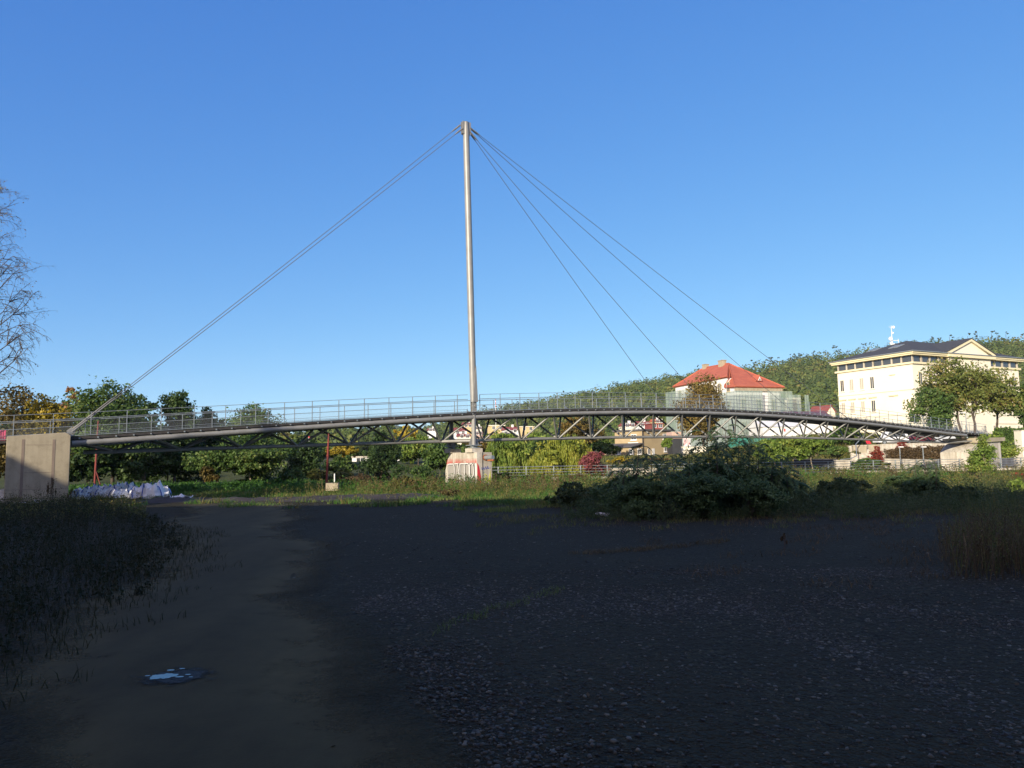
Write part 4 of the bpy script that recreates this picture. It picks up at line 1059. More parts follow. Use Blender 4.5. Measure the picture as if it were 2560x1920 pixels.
# scaffold with nets: standards, ledgers, boards
m = MB()
for a in np.arange(-1.4, LU + 1.6, 2.1): m.tube([F.p(a, -1.45, 2), F.p(a, -1.45, 14.2)], 0.04, 5)
for v in np.arange(1, LV + 1, 2.4): m.tube([F.p(-1.45, v, 2), F.p(-1.45, v, 16.5)], 0.04, 5)
for z in (4, 6, 8, 10, 12, 14): m.tube([F.p(-1.45, -1.45, z), F.p(LU + 1.45, -1.45, z)], 0.035, 5); m.tube([F.p(-1.45, -1.45, z), F.p(-1.45, LV + 1, z)], 0.035, 5)
scf = m.build("scaffold", M['galv'], red)
def netting(pts_fn, a0, a1, z0, z1, mat_, n=10):
    """a hanging net with shallow folds"""
    V = []
    aa = np.linspace(a0, a1, n * 3 + 1); zz = np.linspace(z0, z1, 8)
    def q(i, j): return pts_fn(aa[i], 0.035 * math.sin(i * 2.1) + 0.03 * math.sin(j * 1.7 + i), zz[j])
    for i in range(len(aa) - 1):
        for j in range(len(zz) - 1): V.append([q(i, j), q(i + 1, j), q(i + 1, j + 1), q(i, j + 1)])
    return quads("scaffold_net", V, mat_, red)
gu0, gu1 = 5.0, 6.2
netting(lambda a, d, z: F.p(a, -1.6 + d, z), -1.6, gu0, 3.0, 14.3, M['net']); netting(lambda a, d, z: F.p(a, -1.6 + d, z), gu1, LU + 1.6, 3.0, 14.3, M['net'], 6)
netting(lambda a, d, z: F.p(a, -1.6 + d, z), gu0, gu1, 3.0, 9.2, M['net'], 2)
netting(lambda a, d, z: F.p(-1.6 + d, a, z), -1.6, 7.0, 3.0, 14.2, M['net'], 8); netting(lambda a, d, z: F.p(-1.6 + d, a, z), 7.0, LV + 1.4, 3.0, 16.2, M['net'], 12)
# right wing, also netted
W0 = F.solve_u(1957); W1 = F.solve_u(2012)
m = MB(); F.box(m, LU + 0.1, W1 + 1.5, 3, 10, 1.5, 13.4); m.build("side_wing", M['cream'], red)
FW = Fr(*(F.o + F.v * 3.0), R(17.5)); sw0 = FW.solve_u(1958); sw1 = FW.solve_u(2011)
sg = sw0 + (sw1 - sw0) * 0.62
netting(lambda a, d, z: F.p(a, 1.5 + d, z), sw0, sg, 3.0, 13.9, M['net'], 3); netting(lambda a, d, z: F.p(a, 1.5 + d, z), sg + 0.9, sw1, 3.0, 13.9, M['net'], 2); netting(lambda a, d, z: F.p(a, 1.5 + d, z), sg, sg + 0.9, 3.0, 9.6, M['net'], 1)
window(FW, 'u', sg + 0.45, 10.0, 0.9, 2.2, red, 'glass', 'yellow')
# fence of darker net at its foot
nt0 = at(1822, 1140, 118); nt1 = at(1962, 1140, 118)
fn = thing("net_fence", ((nt0[0] + nt1[0]) / 2, 118, 1.9), "dark teal net fence stretched below the scaffolded building", "fence")
zf = at(1890, 1092, 118)[2]
V = []
for k in range(24):
    x0 = nt0[0] + (nt1[0] - nt0[0]) * k / 24; x1 = nt0[0] + (nt1[0] - nt0[0]) * (k + 1) / 24
    d0, d1 = 0.12 * math.sin(k * 1.9), 0.12 * math.sin((k + 1) * 1.9)
    V.append([(x0, 118 + d0, 1.2), (x1, 118 + d1, 1.2), (x1, 118 + d1, zf + 0.1 * math.sin(k)), (x0, 118 + d0, zf + 0.1 * math.sin(k - 1))])
quads("net", V, M['net2'], fn)
for k in range(0, 25, 4):
    x0 = nt0[0] + (nt1[0] - nt0[0]) * k / 24; MB().tube([(x0, 118.2, 1.0), (x0, 118.2, zf + 0.15)], 0.04, 6).build("post", M['galv'], fn)

# the beige house by the willows
F = Fr(at(1608, 1143, 128)[0], 128.0, R(36.87)); LU, LV = 7.1, 6.6
zt_ = at(1608, 1073, 128)[2]; zb_ = 1.2
be = thing("beige_house", F.p(3, 3, 1.7), "two-storey beige house with flat dark roof and a grey lean-to", "house")
m = MB(); F.box(m, 0, LU, 0, LV, zb_, zt_ - 0.25); m.build("wall", M['beige'], be)
m = MB(); F.box(m, -0.3, LU + 0.3, -0.3, LV + 0.3, zt_ - 0.25, zt_ + 0.02); rf = m.build("roof", M['tar'], be)
m = MB(); m.tube([F.p(-0.12, -0.12, zb_ + 0.3), F.p(-0.12, -0.12, zt_ - 0.3)], 0.07, 8); m.build("downpipe", M['black'], be)
def zpx(px, py, Y): return float(at(px, py, Y)[2])
window(F, 'u', F.solve_u(1659), zpx(1659, 1098, 130), 0.95, 0.95, be); window(F, 'u', F.solve_u(1661), zpx(1661, 1129, 130), 1.05, 1.0, be)
window(F, 'u', F.solve_u(1618), zpx(1618, 1136, 128), 0.55, 0.95, be, mull=0)
ud = F.solve_u(1629); m = MB(); F.box(m, ud - 0.32, ud + 0.32, -0.06, -0.005, zb_ + 0.3, zpx(1629, 1121, 128)); m.build("door", M['white'], be)
vw = F.solve_v(1582); window(F, 'v', vw, zpx(1582, 1101, 132), 1.3, 1.0, be)
m = MB(); F.box(m, -0.05, -0.004, 1.0, 3.4, zpx(1590, 1111, 131), zpx(1590, 1106, 131)); m.build("white_board", M['white'], be)
# lean-to in front of the left face
FL = Fr(*(F.o - F.u * 2.4 + F.v * 0.2), R(36.87))
ztl = zpx(1590, 1116, 126)
m = MB(); FL.box(m, 0, 2.38, 0.0, 6.6, zb_, ztl - 0.15); lt = m.build("lean_to_wall", M['beige'], be)
m = MB(); m.prism([FL.p(-0.35, -0.4, ztl - 0.15), FL.p(2.35, -0.4, ztl + 0.5), FL.p(2.35, -0.4, ztl + 0.62), FL.p(-0.35, -0.4, ztl)], FL.v3 * 8.0); m.build("lean_to_roof", M['tar'], lt)
for px, w in ((1596, 0.95), (1574, 0.95), (1543, 1.0)):
    window(FL, 'v', FL.solve_v(px), zpx(px, 1136, 127), w, 0.95, lt if False else be)
# small red and white houses on the far slope
def small_house(px0, px1, y0, y1, Y, wall, roofm, label, flat_roof=False, zbase=None):
    p0, p1 = at(px0, y1, Y), at(px1, y0, Y); zb2 = p0[2] - 3.0; zt2 = p1[2]; w = p1[0] - p0[0]; d = max(6.0, w * 0.7)
    hroof = 0 if flat_roof else min((zt2 - p0[2]) * 0.45, w * 0.4); ze = zt2 - hroof
    F2 = Fr(p0[0], Y, R(12)); t = thing("house", F2.p(w / 2, d / 2, p0[2]), label, "house", "houses on the far slope")
    m = MB(); F2.box(m, 0, w, 0, d, zb2 - 4, ze); m.build("wall", wall, t)
    m = MB()
    if flat_roof: F2.box(m, -0.3, w + 0.3, -0.3, d + 0.3, ze, ze + 0.3)
    else: m.prism([F2.p(-0.4, -0.4, ze), F2.p(-0.4, d + 0.4, ze), F2.p(-0.4, d / 2, zt2)], F2.u3 * (w + 0.8))
    rf = m.build("roof", roofm, t)
    if not flat_roof:
        m = MB(); F2.box(m, w * 0.6, w * 0.6 + 0.8, d / 2 - 0.4, d / 2 + 0.4, ze, zt2 + 0.9); m.build("chimney", M['white'], rf)
    st_ = max(1, int((ze - p0[2]) // 2.9)); nw = max(2, int(w // 3))
    for k in range(st_):
        for i in range(nw):
            window(F2, 'u', w * (i + 0.5) / nw, p0[2] + 0.7 + k * 2.9, 1.3, 1.4, t, 'glass', 'white', False)
HS = [(1137, 1166, 1068, 1090, 300, 'white', 'redroof', "white hillside house with a wide brown-red roof left of the bridge mast", False),
      (1148, 1176, 1083, 1100, 285, 'cream', 'redroof', "cream house low on the far slope with a small red porch roof", False),
      (1160, 1180, 1055, 1072, 340, 'yellow', 'redroof', "tall house with steep dark red roof, highest behind the mast", False),
      (1188, 1204, 1065, 1078, 330, 'cream', 'redroof', "narrow cream house just right of the mast", False),
      (1187, 1206, 1077, 1092, 300, 'pink', 'redroof', "pink house below the narrow cream one", False),
      (1225, 1262, 1064, 1078, 320, 'yellow', 'cream', "long yellow flat-roofed block between willow top and truss", True),
      (1262, 1297, 1066, 1086, 300, 'white', 'redroof', "white house with the broadest red roof on the far slope", False),
      (1302, 1336, 1067, 1080, 320, 'yellow', 'cream', "pale yellow flat-roofed block furthest right of the slope houses", True),
      (1258, 1286, 1080, 1092, 280, 'white', 'tar', "low white house with grey roof over the willow", False),
      (1562, 1590, 1057, 1073, 260, 'cream', 'redroof', "cream gabled house peeping over the beige house's left end", False),
      (1600, 1627, 1052, 1072, 270, 'white', 'redroof', "white house with red roof behind the beige house", False),
      (1640, 1657, 1046, 1062, 280, 'yellow', 'tile', "yellow house with bright red roof beside the green netting", False),
      (1630, 1660, 1060, 1075, 240, 'redroof', 'redroof', "brown-red shed between yellow house and green netting", True),
      (860, 884, 1118, 1132, 240, 'cream', 'redroof', "small cream house seen beyond the yellow tree on the left", False),
      (905, 930, 1112, 1126, 260, 'white', 'redroof', "small white house with red roof left of the dark conifer", False),
      (1072, 1090, 1070, 1082, 330, 'white', 'redroof', "small white house between the autumn treetops left of the pier", False)]
for h in HS: small_house(*h[:5], M[h[5]], M[h[6]], h[7], h[8])
# white hall left of centre
p = at(880, 1178, 112)
t = thing("white_hall", (p[0] + 2, 112, 0.3), "white flat-roofed hall glimpsed between trees left of the pier", "building")
F = Fr(p[0], 112, R(8)); zz = zpx(900, 1144, 112)
m = MB(); F.box(m, 0, 7.2, 0, 5, -0.5, zz); m.build("wall", M['white'], t)
m = MB(); F.box(m, -0.15, 7.35, -0.15, 5.15, zz, zz + 0.2); m.build("roof_edge", M['concrete_light'], t)
for a in (1.2, 3.4, 5.6): window(F, 'u', a, 1.0, 1.3, 1.2, t)
# white tent hall and the purple roof on the right
p0, p1 = at(1908, 1090, 124), at(2012, 1052, 124)
t = thing("white_tent", ((p0[0] + p1[0]) / 2, 124, 3), "white tent-like hall seen through the truss below the purple roof", "tent")
F = Fr(p0[0], 124, R(8)); w = p1[0] - p0[0]
m = MB(); F.box(m, 0, w, 0, 5, 1.5, p1[2] - 0.9); m.build("wall", M['white'], t)
m = MB(); m.prism([F.p(-0.2, -0.2, p1[2] - 0.9), F.p(-0.2, 5.2, p1[2] - 0.9), F.p(-0.2, 2.5, p1[2] + 0.2)], F.u3 * (w + 0.4)); m.build("roof", M['white'], t)
m = MB(); F.box(m, w * 0.53, w * 0.565, -0.03, -0.004, p1[2] - 1.7, p1[2] - 1.2); m.build("red_sign", M['red'], t)
p0, p1 = at(1962, 1046, 140), at(2092, 1024, 140)
t = thing("low_building", ((p0[0] + p1[0]) / 2, 140, 4), "low building with long purple-brown roof behind the bridge railing", "building")
F = Fr(p0[0], 140, R(6)); w = p1[0] - p0[0]
m = MB(); F.box(m, 0.3, w - 0.3, 0.3, 7, 2, p0[2]); m.build("wall", M['white'], t)
m = MB(); m.prism([F.p(0, 0, p0[2]), F.p(0, 7.3, p0[2]), F.p(0, 3.6, p1[2])], F.u3 * w); m.build("roof", M['purple'], t)
p0, p1 = at(2068, 1036, 150), at(2092, 1013, 150)
t = thing("gabled_house", ((p0[0] + p1[0]) / 2, 150, 4), "cream gable end peeping above the purple roof", "house")
F = Fr(p0[0], 150, R(20)); w = p1[0] - p0[0]
m = MB(); m.prism([F.p(0, 0, 2), F.p(w, 0, 2), F.p(w, 0, p1[2] - 1.3), F.p(w / 2, 0, p1[2] - 0.1), F.p(0, 0, p1[2] - 1.3)], F.v3 * 5); m.build("wall", M['cream'], t)
m = MB()
for s in (-1, 1): m.prism([F.p(w / 2, -0.2, p1[2]), F.p(w / 2 + s * (w / 2 + 0.3), -0.2, p1[2] - 1.5), F.p(w / 2 + s * (w / 2 + 0.3), -0.2, p1[2] - 1.38), F.p(w / 2, -0.2, p1[2] + 0.12)], F.v3 * 5.4)
m.build("roof", M['redroof'], t)
# dark gate, pale wall and neighbours right of the beige house
p0, p1 = at(1682, 1134, 124), at(1706, 1096, 124)
t = thing("dark_shed", ((p0[0] + p1[0]) / 2, 124, 1.8), "tall dark panelled shed against the beige house", "shed")
F = Fr(p0[0], 124, R(5)); w = p1[0] - p0[0]
m = MB(); F.box(m, 0, w, 0, 3, 1.0, p1[2]); m.build("panel_wall", M['dark'], t)
m = MB(); F.box(m, -0.05, w + 0.05, -0.05, 3.05, p1[2], p1[2] + 1.1); m.build("upper_wall", M['pink'], t)
p0, p1 = at(1706, 1141, 116), at(1765, 1117, 116)
t = thing("garden_wall", ((p0[0] + p1[0]) / 2, 116, 1.8), "cream garden wall behind the sumac tops", "wall")
F = Fr(p0[0], 116, R(3)); w = p1[0] - p0[0]
m = MB(); F.box(m, 0, w, 0, 0.4, 0.8, p1[2]); m.build("wall_face", M['cream'], t)
m = MB(); F.box(m, -0.06, w + 0.06, -0.06, 0.46, p1[2], p1[2] + 0.1); m.build("coping", M['concrete_light'], t)
p0, p1 = at(1711, 1117, 117), at(1730, 1095, 117)
t = thing("painted_panel", ((p0[0] + p1[0]) / 2, 117.5, 2.2), "white panel with red paint marks behind the cream garden wall", "panel")
F = Fr(p0[0], 117.5, R(3)); w = p1[0] - p0[0]
m = MB(); F.box(m, 0, w, 0, 0.15, 1.5, p1[2]); m.build("board", M['white'], t)
m = MB()
for k in range(5): F.box(m, w * (0.05 + 0.2 * k * 0.8), w * (0.12 + 0.2 * k * 0.8), -0.012, -0.003, p0[2] + 0.2 + 0.15 * (k % 3), p1[2] - 0.15 * (k % 2))
m.build("red_marks", M['red'], t)

# ------------------------------------------------------------------ far bank: promenade, walls, stairs, railing, cars, lamps
xs = np.linspace(-6, 110, 90); ws = np.linspace(-0.6, 4.5, 6)
X, Wd = np.meshgrid(xs, ws); Y = far_bank(X) + Wd
o = grid_mesh("promenade", X, Y, gz(X, Y) * 0 - 0.28, plain("promenade_paving", (0.42, 0.37, 0.30), 0.9, (0.34, 0.30, 0.24), 0.8)); o["kind"] = "structure"
o.data.transform(Matrix.Translation((0, 0, 0.03)))
quay = thing("quay_wall", (40, far_bank(40) - 0.6, -0.6), "pale concrete kerb wall along the promenade's river edge", "wall")
m = MB()
for a, b_ in zip(xs[:-1], xs[1:]):
    ya, yb = far_bank(a) - 0.6, far_bank(b_) - 0.6
    m.hexa([(a, ya - 0.35, -1.6), (b_, yb - 0.35, -1.6), (b_, yb, -1.6), (a, ya, -1.6), (a, ya - 0.35, -0.16), (b_, yb - 0.35, -0.16), (b_, yb, -0.16), (a, ya, -0.16)])
m.build("wall_face", M['concrete_light'], quay)
prl = thing("promenade_railing", (40, far_bank(40) - 0.8, -0.2), "light steel post-and-rail fence along the promenade", "railing")
px_ = np.arange(-4, 104, 2.6)
for h in (1.05, 0.78, 0.52, 0.27):
    MB().tube([(x, far_bank(x) - 0.78, -0.16 + h) for x in np.arange(-4, 104.1, 4)], 0.03, 6).build("rail", M['galv'], prl)
for x in px_:
    MB().box((x, far_bank(x) - 0.78, -0.16 + 0.54), (0.09, 0.06, 1.12)).build("post", M['galv'], prl)
def wall_thing(name, label, px0, px1, ytop, Y, zbot, d=0.5, mt='concrete_light', cat="wall", y2=None):
    a, b_ = at(px0, ytop, Y), at(px1, y2 if y2 else ytop, Y)
    t = thing(name, ((a[0] + b_[0]) / 2, Y, zbot), label, cat)
    m = MB(); m.hexa([(a[0], Y, zbot), (b_[0], Y, zbot), (b_[0], Y + d, zbot), (a[0], Y + d, zbot), (a[0], Y, a[2] - 0.1), (b_[0], Y, b_[2] - 0.1), (b_[0], Y + d, b_[2] - 0.1), (a[0], Y + d, a[2] - 0.1)])
    m.build("wall_face", M[mt], t)
    m = MB(); m.hexa([(a[0] - .05, Y - .05, a[2] - 0.1), (b_[0] + .05, Y - .05, b_[2] - 0.1), (b_[0] + .05, Y + d + .05, b_[2] - 0.1), (a[0] - .05, Y + d + .05, a[2] - 0.1), (a[0] - .05, Y - .05, a[2]), (b_[0] + .05, Y - .05, b_[2]), (b_[0] + .05, Y + d + .05, b_[2]), (a[0] - .05, Y + d + .05, a[2])])
    m.build("coping", M['concrete_light'], t)
    return t
wall_thing("retaining_wall", "low cream wall block at the foot of the stairs", 2090, 2140, 1150, 92.5, -0.4)
wall_thing("retaining_wall", "grey-white wall with small dark vent right of the round hedge", 2188, 2400, 1146, 93.5, -0.4, y2=1150)
wall_thing("retaining_wall", "stepped pale wall below the cars, behind the red shrubs", 2200, 2405, 1110, 101, -0.2, y2=1104)
wall_thing("retaining_wall", "long white wall right of the abutment, capped by a grass slope", 2468, 2700, 1140, 95.5, -0.4, y2=1146)
wall_thing("retaining_wall", "white river wall below the beige house", 1515, 1640, 1171, 80.5, -1.4)
wall_thing("retaining_wall", "small cream wall stub between the two willows", 1425, 1462, 1176, 78, -1.4)
wall_thing("stair_wall", "cream side wall rising behind the stair's left edge", 2133, 2166, 1113, 98.6, -0.2, mt='concrete')
wall_thing("gate_pillar", "tall cream pillar at the photograph's right edge", 2553, 2600, 1075, 100, 0.5, d=1.5, mt='cream', cat="pillar")
# stairs
st = thing("stairs", (at(2170, 1150, 94)[0], 95, -0.2), "broad pale concrete stairs climbing from the promenade", "stairs")
sx0, sx1 = at(2142, 1150, 95)[0], at(2215, 1150, 95)[0]
m = MB(); zt0 = at(2180, 1152, 94)[2]; zt1 = at(2180, 1114, 98)[2]
ks = 14
for k in range(ks):
    m.box(((sx0 + sx1) / 2 + k * 0.06, 94.2 + k * 0.32 + 2.2, (zt0 + (zt1 - zt0) * k / (ks - 1)) / 2 - 0.2), (sx1 - sx0 - k * 0.12, 0.32 + 4.4 * 0, 0.4 + zt0 + (zt1 - zt0) * k / (ks - 1)))
m.build("flight", M['concrete_light'], st)
m = MB(); a = np.array([sx0 - 1.2, 94.0, zt0 + 0.3]); b_ = np.array([sx0 + 0.9, 97.0, zt1 + 0.2]); m.tube([a + (-1.4, -0.3, -0.1), a, a + (0.9, .3, 0.35), b_, b_ + (1.2, 0.5, 1.0)], 0.06, 6); m.build("handrail", M['galv'], st)
# terrace for the cars
tx0, tx1 = at(2195, 1112, 103)[0], at(2420, 1106, 103)[0]; tz = at(2226, 1111.5, 106)[2]
m = MB(); m.box(((tx0 + tx1) / 2 + 1, 105.2, tz - 1.6), (tx1 - tx0 + 6, 7.4, 3.19))
o = m.build("parking_terrace", M['concrete']); o["kind"] = "structure"
def car(px, Y, z, label, paint, heading=0.0, van=False):
    x = at(px, 1105, Y)[0]
    t = thing("parked_car", (x, Y, z), label, "car", "cars parked on the terrace")
    c, s_ = math.cos(heading), math.sin(heading)
    def q(a, b_, h): return (x + a * c - b_ * s_, Y + a * s_ + b_ * c, z + h)
    m = MB(); Ln = 2.1; hgt = 1.75 if van else 1.42
    prof_ = [(-Ln, 0.28), (Ln, 0.28), (Ln + 0.03, 0.6), (Ln - 0.1, 0.82), (1.0, 0.98), (0.35 if not van else 0.75, hgt), (-1.5 if not van else -1.95, hgt - 0.02), (-2.0, 0.98), (-Ln - 0.04, 0.8)]
    m.prism([q(a, -0.85, h) for a, h in prof_], np.array([-s_, c, 0]) * 1.7)
    b_ = m.build("body", paint, t, bevel=0.06)
    for sd in (-0.856, 0.85):
        m = MB(); pts = [(0.85, 1.0), (0.33 if not van else 0.68, hgt - 0.1), (-1.4, hgt - 0.1), (-1.75, 1.0)]
        m.prism([q(a, sd, h) for a, h in pts], np.array([-s_, c, 0]) * 0.006); m.build("side_window", M['glass'], b_)
    for a in (-1.3, 1.32):
        for sd in (-0.86, 0.66):
            m = MB(); m.tube([q(a, sd, 0.31), q(a, sd + 0.2, 0.31)], 0.31, 16); w = m.build("wheel", M['tyre'], t)
            m = MB(); m.tube([q(a, sd - 0.008 if sd < 0 else sd + 0.2, 0.31), q(a, sd + 0.01 if sd < 0 else sd + 0.208, 0.31)], 0.19, 12); m.build("rim", M['galv'], w)
    for sd in (-0.6, 0.6):
        m = MB(); m.box(q(Ln, sd, 0.66), (0.08, 0.3, 0.14), (c, s_, 0), (-s_, c, 0)); m.build("headlight", M['chalk'], b_)
        m = MB(); m.box(q(-Ln - 0.02, sd, 0.75), (0.06, 0.2, 0.2), (c, s_, 0), (-s_, c, 0)); m.build("tail_light", M['red'], b_)
    return t
pm = lambda n, c: plain(n, c, 0.25, c, 1)
car(2227, 104.5, tz, "white estate car nearest the wall's edge", pm("white_car_paint", (0.75, 0.75, 0.75)), R(182), True)
car(2262, 107, tz, "dark grey car parked behind the white one", pm("grey_car_paint", (0.06, 0.065, 0.075)), R(172))
car(2290, 105, tz, "wine red car parked right of the white and grey ones", pm("red_car_paint", (0.10, 0.013, 0.022)), R(176))
car(2345, 106.5, tz, "silver car close to the bridge's far end", pm("silver_car_paint", (0.5, 0.52, 0.54)), R(188))
# a red sign or van at the head of the stairs
p = at(2169, 1104, 103); t = thing("red_awning", (p[0], 103, tz), "small bright red awning at the head of the stairs", "awning")
m = MB(); m.prism([(p[0] - 0.3, 102.6, p[2] - 0.3), (p[0] + 0.3, 102.6, p[2] - 0.3), (p[0] + 0.27, 103.1, p[2] + 0.25), (p[0] - 0.27, 103.1, p[2] + 0.25)], (0, 0.05, 0.05)); m.build("cloth", M['red'], t)
m = MB(); m.tube([(p[0], 103.1, tz), (p[0], 103.1, p[2] + 0.3)], 0.05, 6); m.build("post", M['galv'], t)
# lamps
def lamp(px, ytop, ybase, Y, label, arm=False, cone=False):
    a, b_ = at(px, ytop, Y), at(px, ybase, Y)
    t = thing("street_lamp", (b_[0], Y, b_[2]), label, "street lamp", "street lamps on the far bank")
    MB().tube([(b_[0], Y, b_[2] - 0.3), (b_[0], Y, a[2])], [0.07, 0.05], 8).build("pole", M['galv'], t)
    m = MB()
    if arm: m.tube([(a[0], Y, a[2]), (a[0] - 0.5, Y - 0.2, a[2] + 0.1)], 0.035, 6); m.box((a[0] - 0.7, Y - 0.25, a[2] + 0.1), (0.5, 0.2, 0.1))
    elif cone: m.tube([(a[0], Y, a[2] - 0.05), (a[0], Y, a[2] + 0.45)], [0.06, 0.26], 10); m.tube([(a[0], Y, a[2] + 0.45), (a[0], Y, a[2] + 0.56)], [0.30, 0.1], 10)
    else: m.box((a[0], Y, a[2] + 0.08), (0.5, 0.35, 0.12))
    m.build("lantern", M['white'], t)
lamp(1728, 1086, 1136, 114, "street lamp with white cone lantern in front of the brown chestnut", cone=True)
lamp(2418, 1034, 1090, 101, "tall street lamp with bent arm above the bridge's far end", arm=True)
lamp(2252, 1119, 1164, 90.5, "low promenade lamp in front of the clipped hedge")
lamp(2309, 1119, 1150, 92, "low promenade lamp left of the far abutment")
# far fence on the promenade's left part (dark strip)
wall_thing("board_fence", "dark board fence under the light green trees", 1985, 2092, 1147, 94, -0.3, d=0.12, mt='dark', cat="fence")

# ------------------------------------------------------------------ trees
T = tree
T("maple_tree", "olive-brown leafy tree at the left edge, behind the yellow one", "tree", 45, 966, 215, 60, L['olive'], 0.05, 15000, 0.24, 21)
T("maple_tree", "bright yellow maple rising behind the abutment", "tree", 112, 984, 150, 48, L['yellow'], 0.06, 19000, 0.19, 22)
T("maple_tree", "pale orange crown peeping between dark trees left of the stay cables", "tree", 178, 965, 90, 76, L['orange'], 0.15, 4500, 0.3, 23)
T("broadleaf_tree", "broadest dark green tree crossed by the back stays", "tree", 290, 950, 235, 57, L['mid'], 0.10, 26000, 0.22, 24, nblob=13)
T("broadleaf_tree", "dark tree right of the broadest one, with ragged top", "tree", 442, 972, 150, 61, L['dark'], 0.05, 17000, 0.22, 25, nblob=11)
T("broadleaf_tree", "low dark tree sloping down at the end of the dark grove", "tree", 515, 1018, 110, 64, L['dark'], 0.02, 12000, 0.22, 26)
T("broadleaf_tree", "airy grey-green tree showing alone above the bridge railing", "tree", 636, 1008, 165, 82, L['mid'], 0.25, 10000, 0.26, 27, shell=0.3)
T("locust_tree", "feathery green tree with pale forked trunk beneath the truss", "tree", 612, 1082, 235, 56, L['mid'], 0.10, 22000, 0.2, 28, nblob=14, bark='bark_pale', trunk_px=628)
T("broadleaf_tree", "dark rounded tree left of the tall red pole", "tree", 765, 1098, 130, 72, L['dark'], 0.04, 12000, 0.24, 29)
T("autumn_tree", "yellow autumn tree right of the tall red pole", "tree", 858, 1112, 100, 104, L['yellow'], 0.15, 4500, 0.4, 30)
T("broadleaf_tree", "round green tree in front of the yellow one beside the red pole", "tree", 855, 1140, 105, 84, L['mid'], 0.05, 5000, 0.3, 31)
T("spruce_tree", "dark pointed spruce under the truss left of the pier", "tree", 955, 1070, 140, 78, L['dark'], 0.03, 14000, 0.24, 32, nblob=16, cone=True)
T("broadleaf_tree", "yellow-green tree between the spruce and the pier", "tree", 1046, 1084, 150, 96, L['fresh'], 0.08, 13000, 0.28, 33, nblob=11)
T("willow_tree", "dark green rounded willow just left of the pier", "tree", 1100, 1108, 130, 74, L['mid'], 0.10, 8000, 0.26, 34)
T("autumn_tree", "orange-yellow treetop seen through the truss left of the mast", "tree", 1020, 1066, 120, 150, L['yellow'], 0.2, 3500, 0.55, 35)
T("autumn_tree", "olive tree crown at the left end of the visible far hill", "tree", 745, 1078, 110, 120, L['thin'], 0.2, 4500, 0.45, 36)
T("broadleaf_tree", "brown-green tree behind the truss above the yellow willow", "tree", 1445, 1036, 150, 112, L['olive'], 0.2, 9000, 0.36, 37, nblob=11)
T("broadleaf_tree", "dark gap-filling tree between the two willows", "tree", 1345, 1092, 70, 100, L['dark'], 0.1, 4000, 0.34, 38)
T("chestnut_tree", "rust-brown horse chestnut in front of the netted building", "tree", 1752, 951, 135, 121, L['chestnut'], 0.10, 22000, 0.34, 39, nblob=14, dense=0.5)
T("round_tree", "light green clipped tree with pale straight trunk by the promenade", "tree", 2010, 1088, 135, 90, L['fresh'], 0.28, 9000, 0.3, 40, trunk_px=2028, bark='bark_pale', dense=0.5)
T("round_tree", "light green tree under the truss next to the sumac", "tree", 1935, 1092, 95, 96, L['fresh'], 0.1, 6500, 0.32, 41)
T("broadleaf_tree", "deep green tree beneath the truss right of the clipped tree", "tree", 2112, 1066, 130, 108, L['mid'], 0.05, 7500, 0.36, 42)
T("locust_tree", "tall airy tree covering the cream building's corner, with leaning trunk", "tree", 2350, 891, 205, 114, L['thin'], 0.25, 7200, 0.42, 43, nblob=12, trunk_px=2396, shell=0.35, cr=0.34, limbs=16)
T("locust_tree", "dense low green tree at the cream building's left corner", "tree", 2318, 962, 125, 110, L['mid'], 0.18, 7500, 0.36, 44, nblob=10)
T("locust_tree", "tall sparse tree right of the leaning one, facade showing through", "tree", 2482, 905, 190, 116, L['thin'], 0.22, 5600, 0.42, 45, nblob=13, trunk_px=2484, shell=0.3, cr=0.36, limbs=18)
T("locust_tree", "airy tree filling the gap between the leaning and the sparse one", "tree", 2425, 902, 150, 113, L['thin'], 0.3, 3000, 0.40, 56, nblob=10, shell=0.3, cr=0.36, limbs=14)
T("locust_tree", "tree cut by the photograph's right edge before the cream building", "tree", 2566, 925, 80, 112, L['mid'], 0.2, 3500, 0.4, 46)
T("conical_bush", "cone-shaped green and orange bush above the far abutment", "bush", 2492, 1070, 92, 92, L['fresh'], 0.02, 8000, 0.26, 47, cone=True, base=0.6)
T("tall_shrub", "tall yellow-green shrub with pale stems in front of the far abutment", "bush", 2455, 1084, 92, 76, L['fresh'], 0.12, 6500, 0.2, 48, bark='bark_pale', shell=0.3, limbs=14)
T("red_shrub", "slim rust red shrub beside the stairs", "bush", 2188, 1113, 36, 93, L['redleaf'], 0.05, 3200, 0.15, 49, nblob=18, dense=0.5)
T("red_shrub", "small red shrub on the wall below the white car", "bush", 2250, 1100, 36, 99, L['redleaf'], 0.05, 2200, 0.15, 50, base=1.6)
T("pink_shrub", "pink-red spindle bush left of the beige house", "bush", 1490, 1120, 92, 74, L['pink'], 0.02, 6500, 0.2, 51, base=-0.8, shell=0.35)
T("round_hedge", "low rounded green hedge behind the promenade railing", "bush", 2168, 1146, 95, 91.6, L['mid'], 0.0, 4500, 0.22, 52, dense=0.5, base=-0.3)
T("garden_bush", "yellow-flecked garden bush below the beige lean-to", "bush", 1548, 1142, 62, 100, L['yellow'], 0.0, 2500, 0.25, 53)
T("garden_bush", "rust brown bush below the beige house's door", "bush", 1625, 1146, 95, 104, L['weed_brown'], 0.0, 3500, 0.25, 54)
T("small_tree", "young green tree before the beige house's right window", "tree", 1668, 1082, 34, 112, L['fresh'], 0.1, 1400, 0.3, 55)
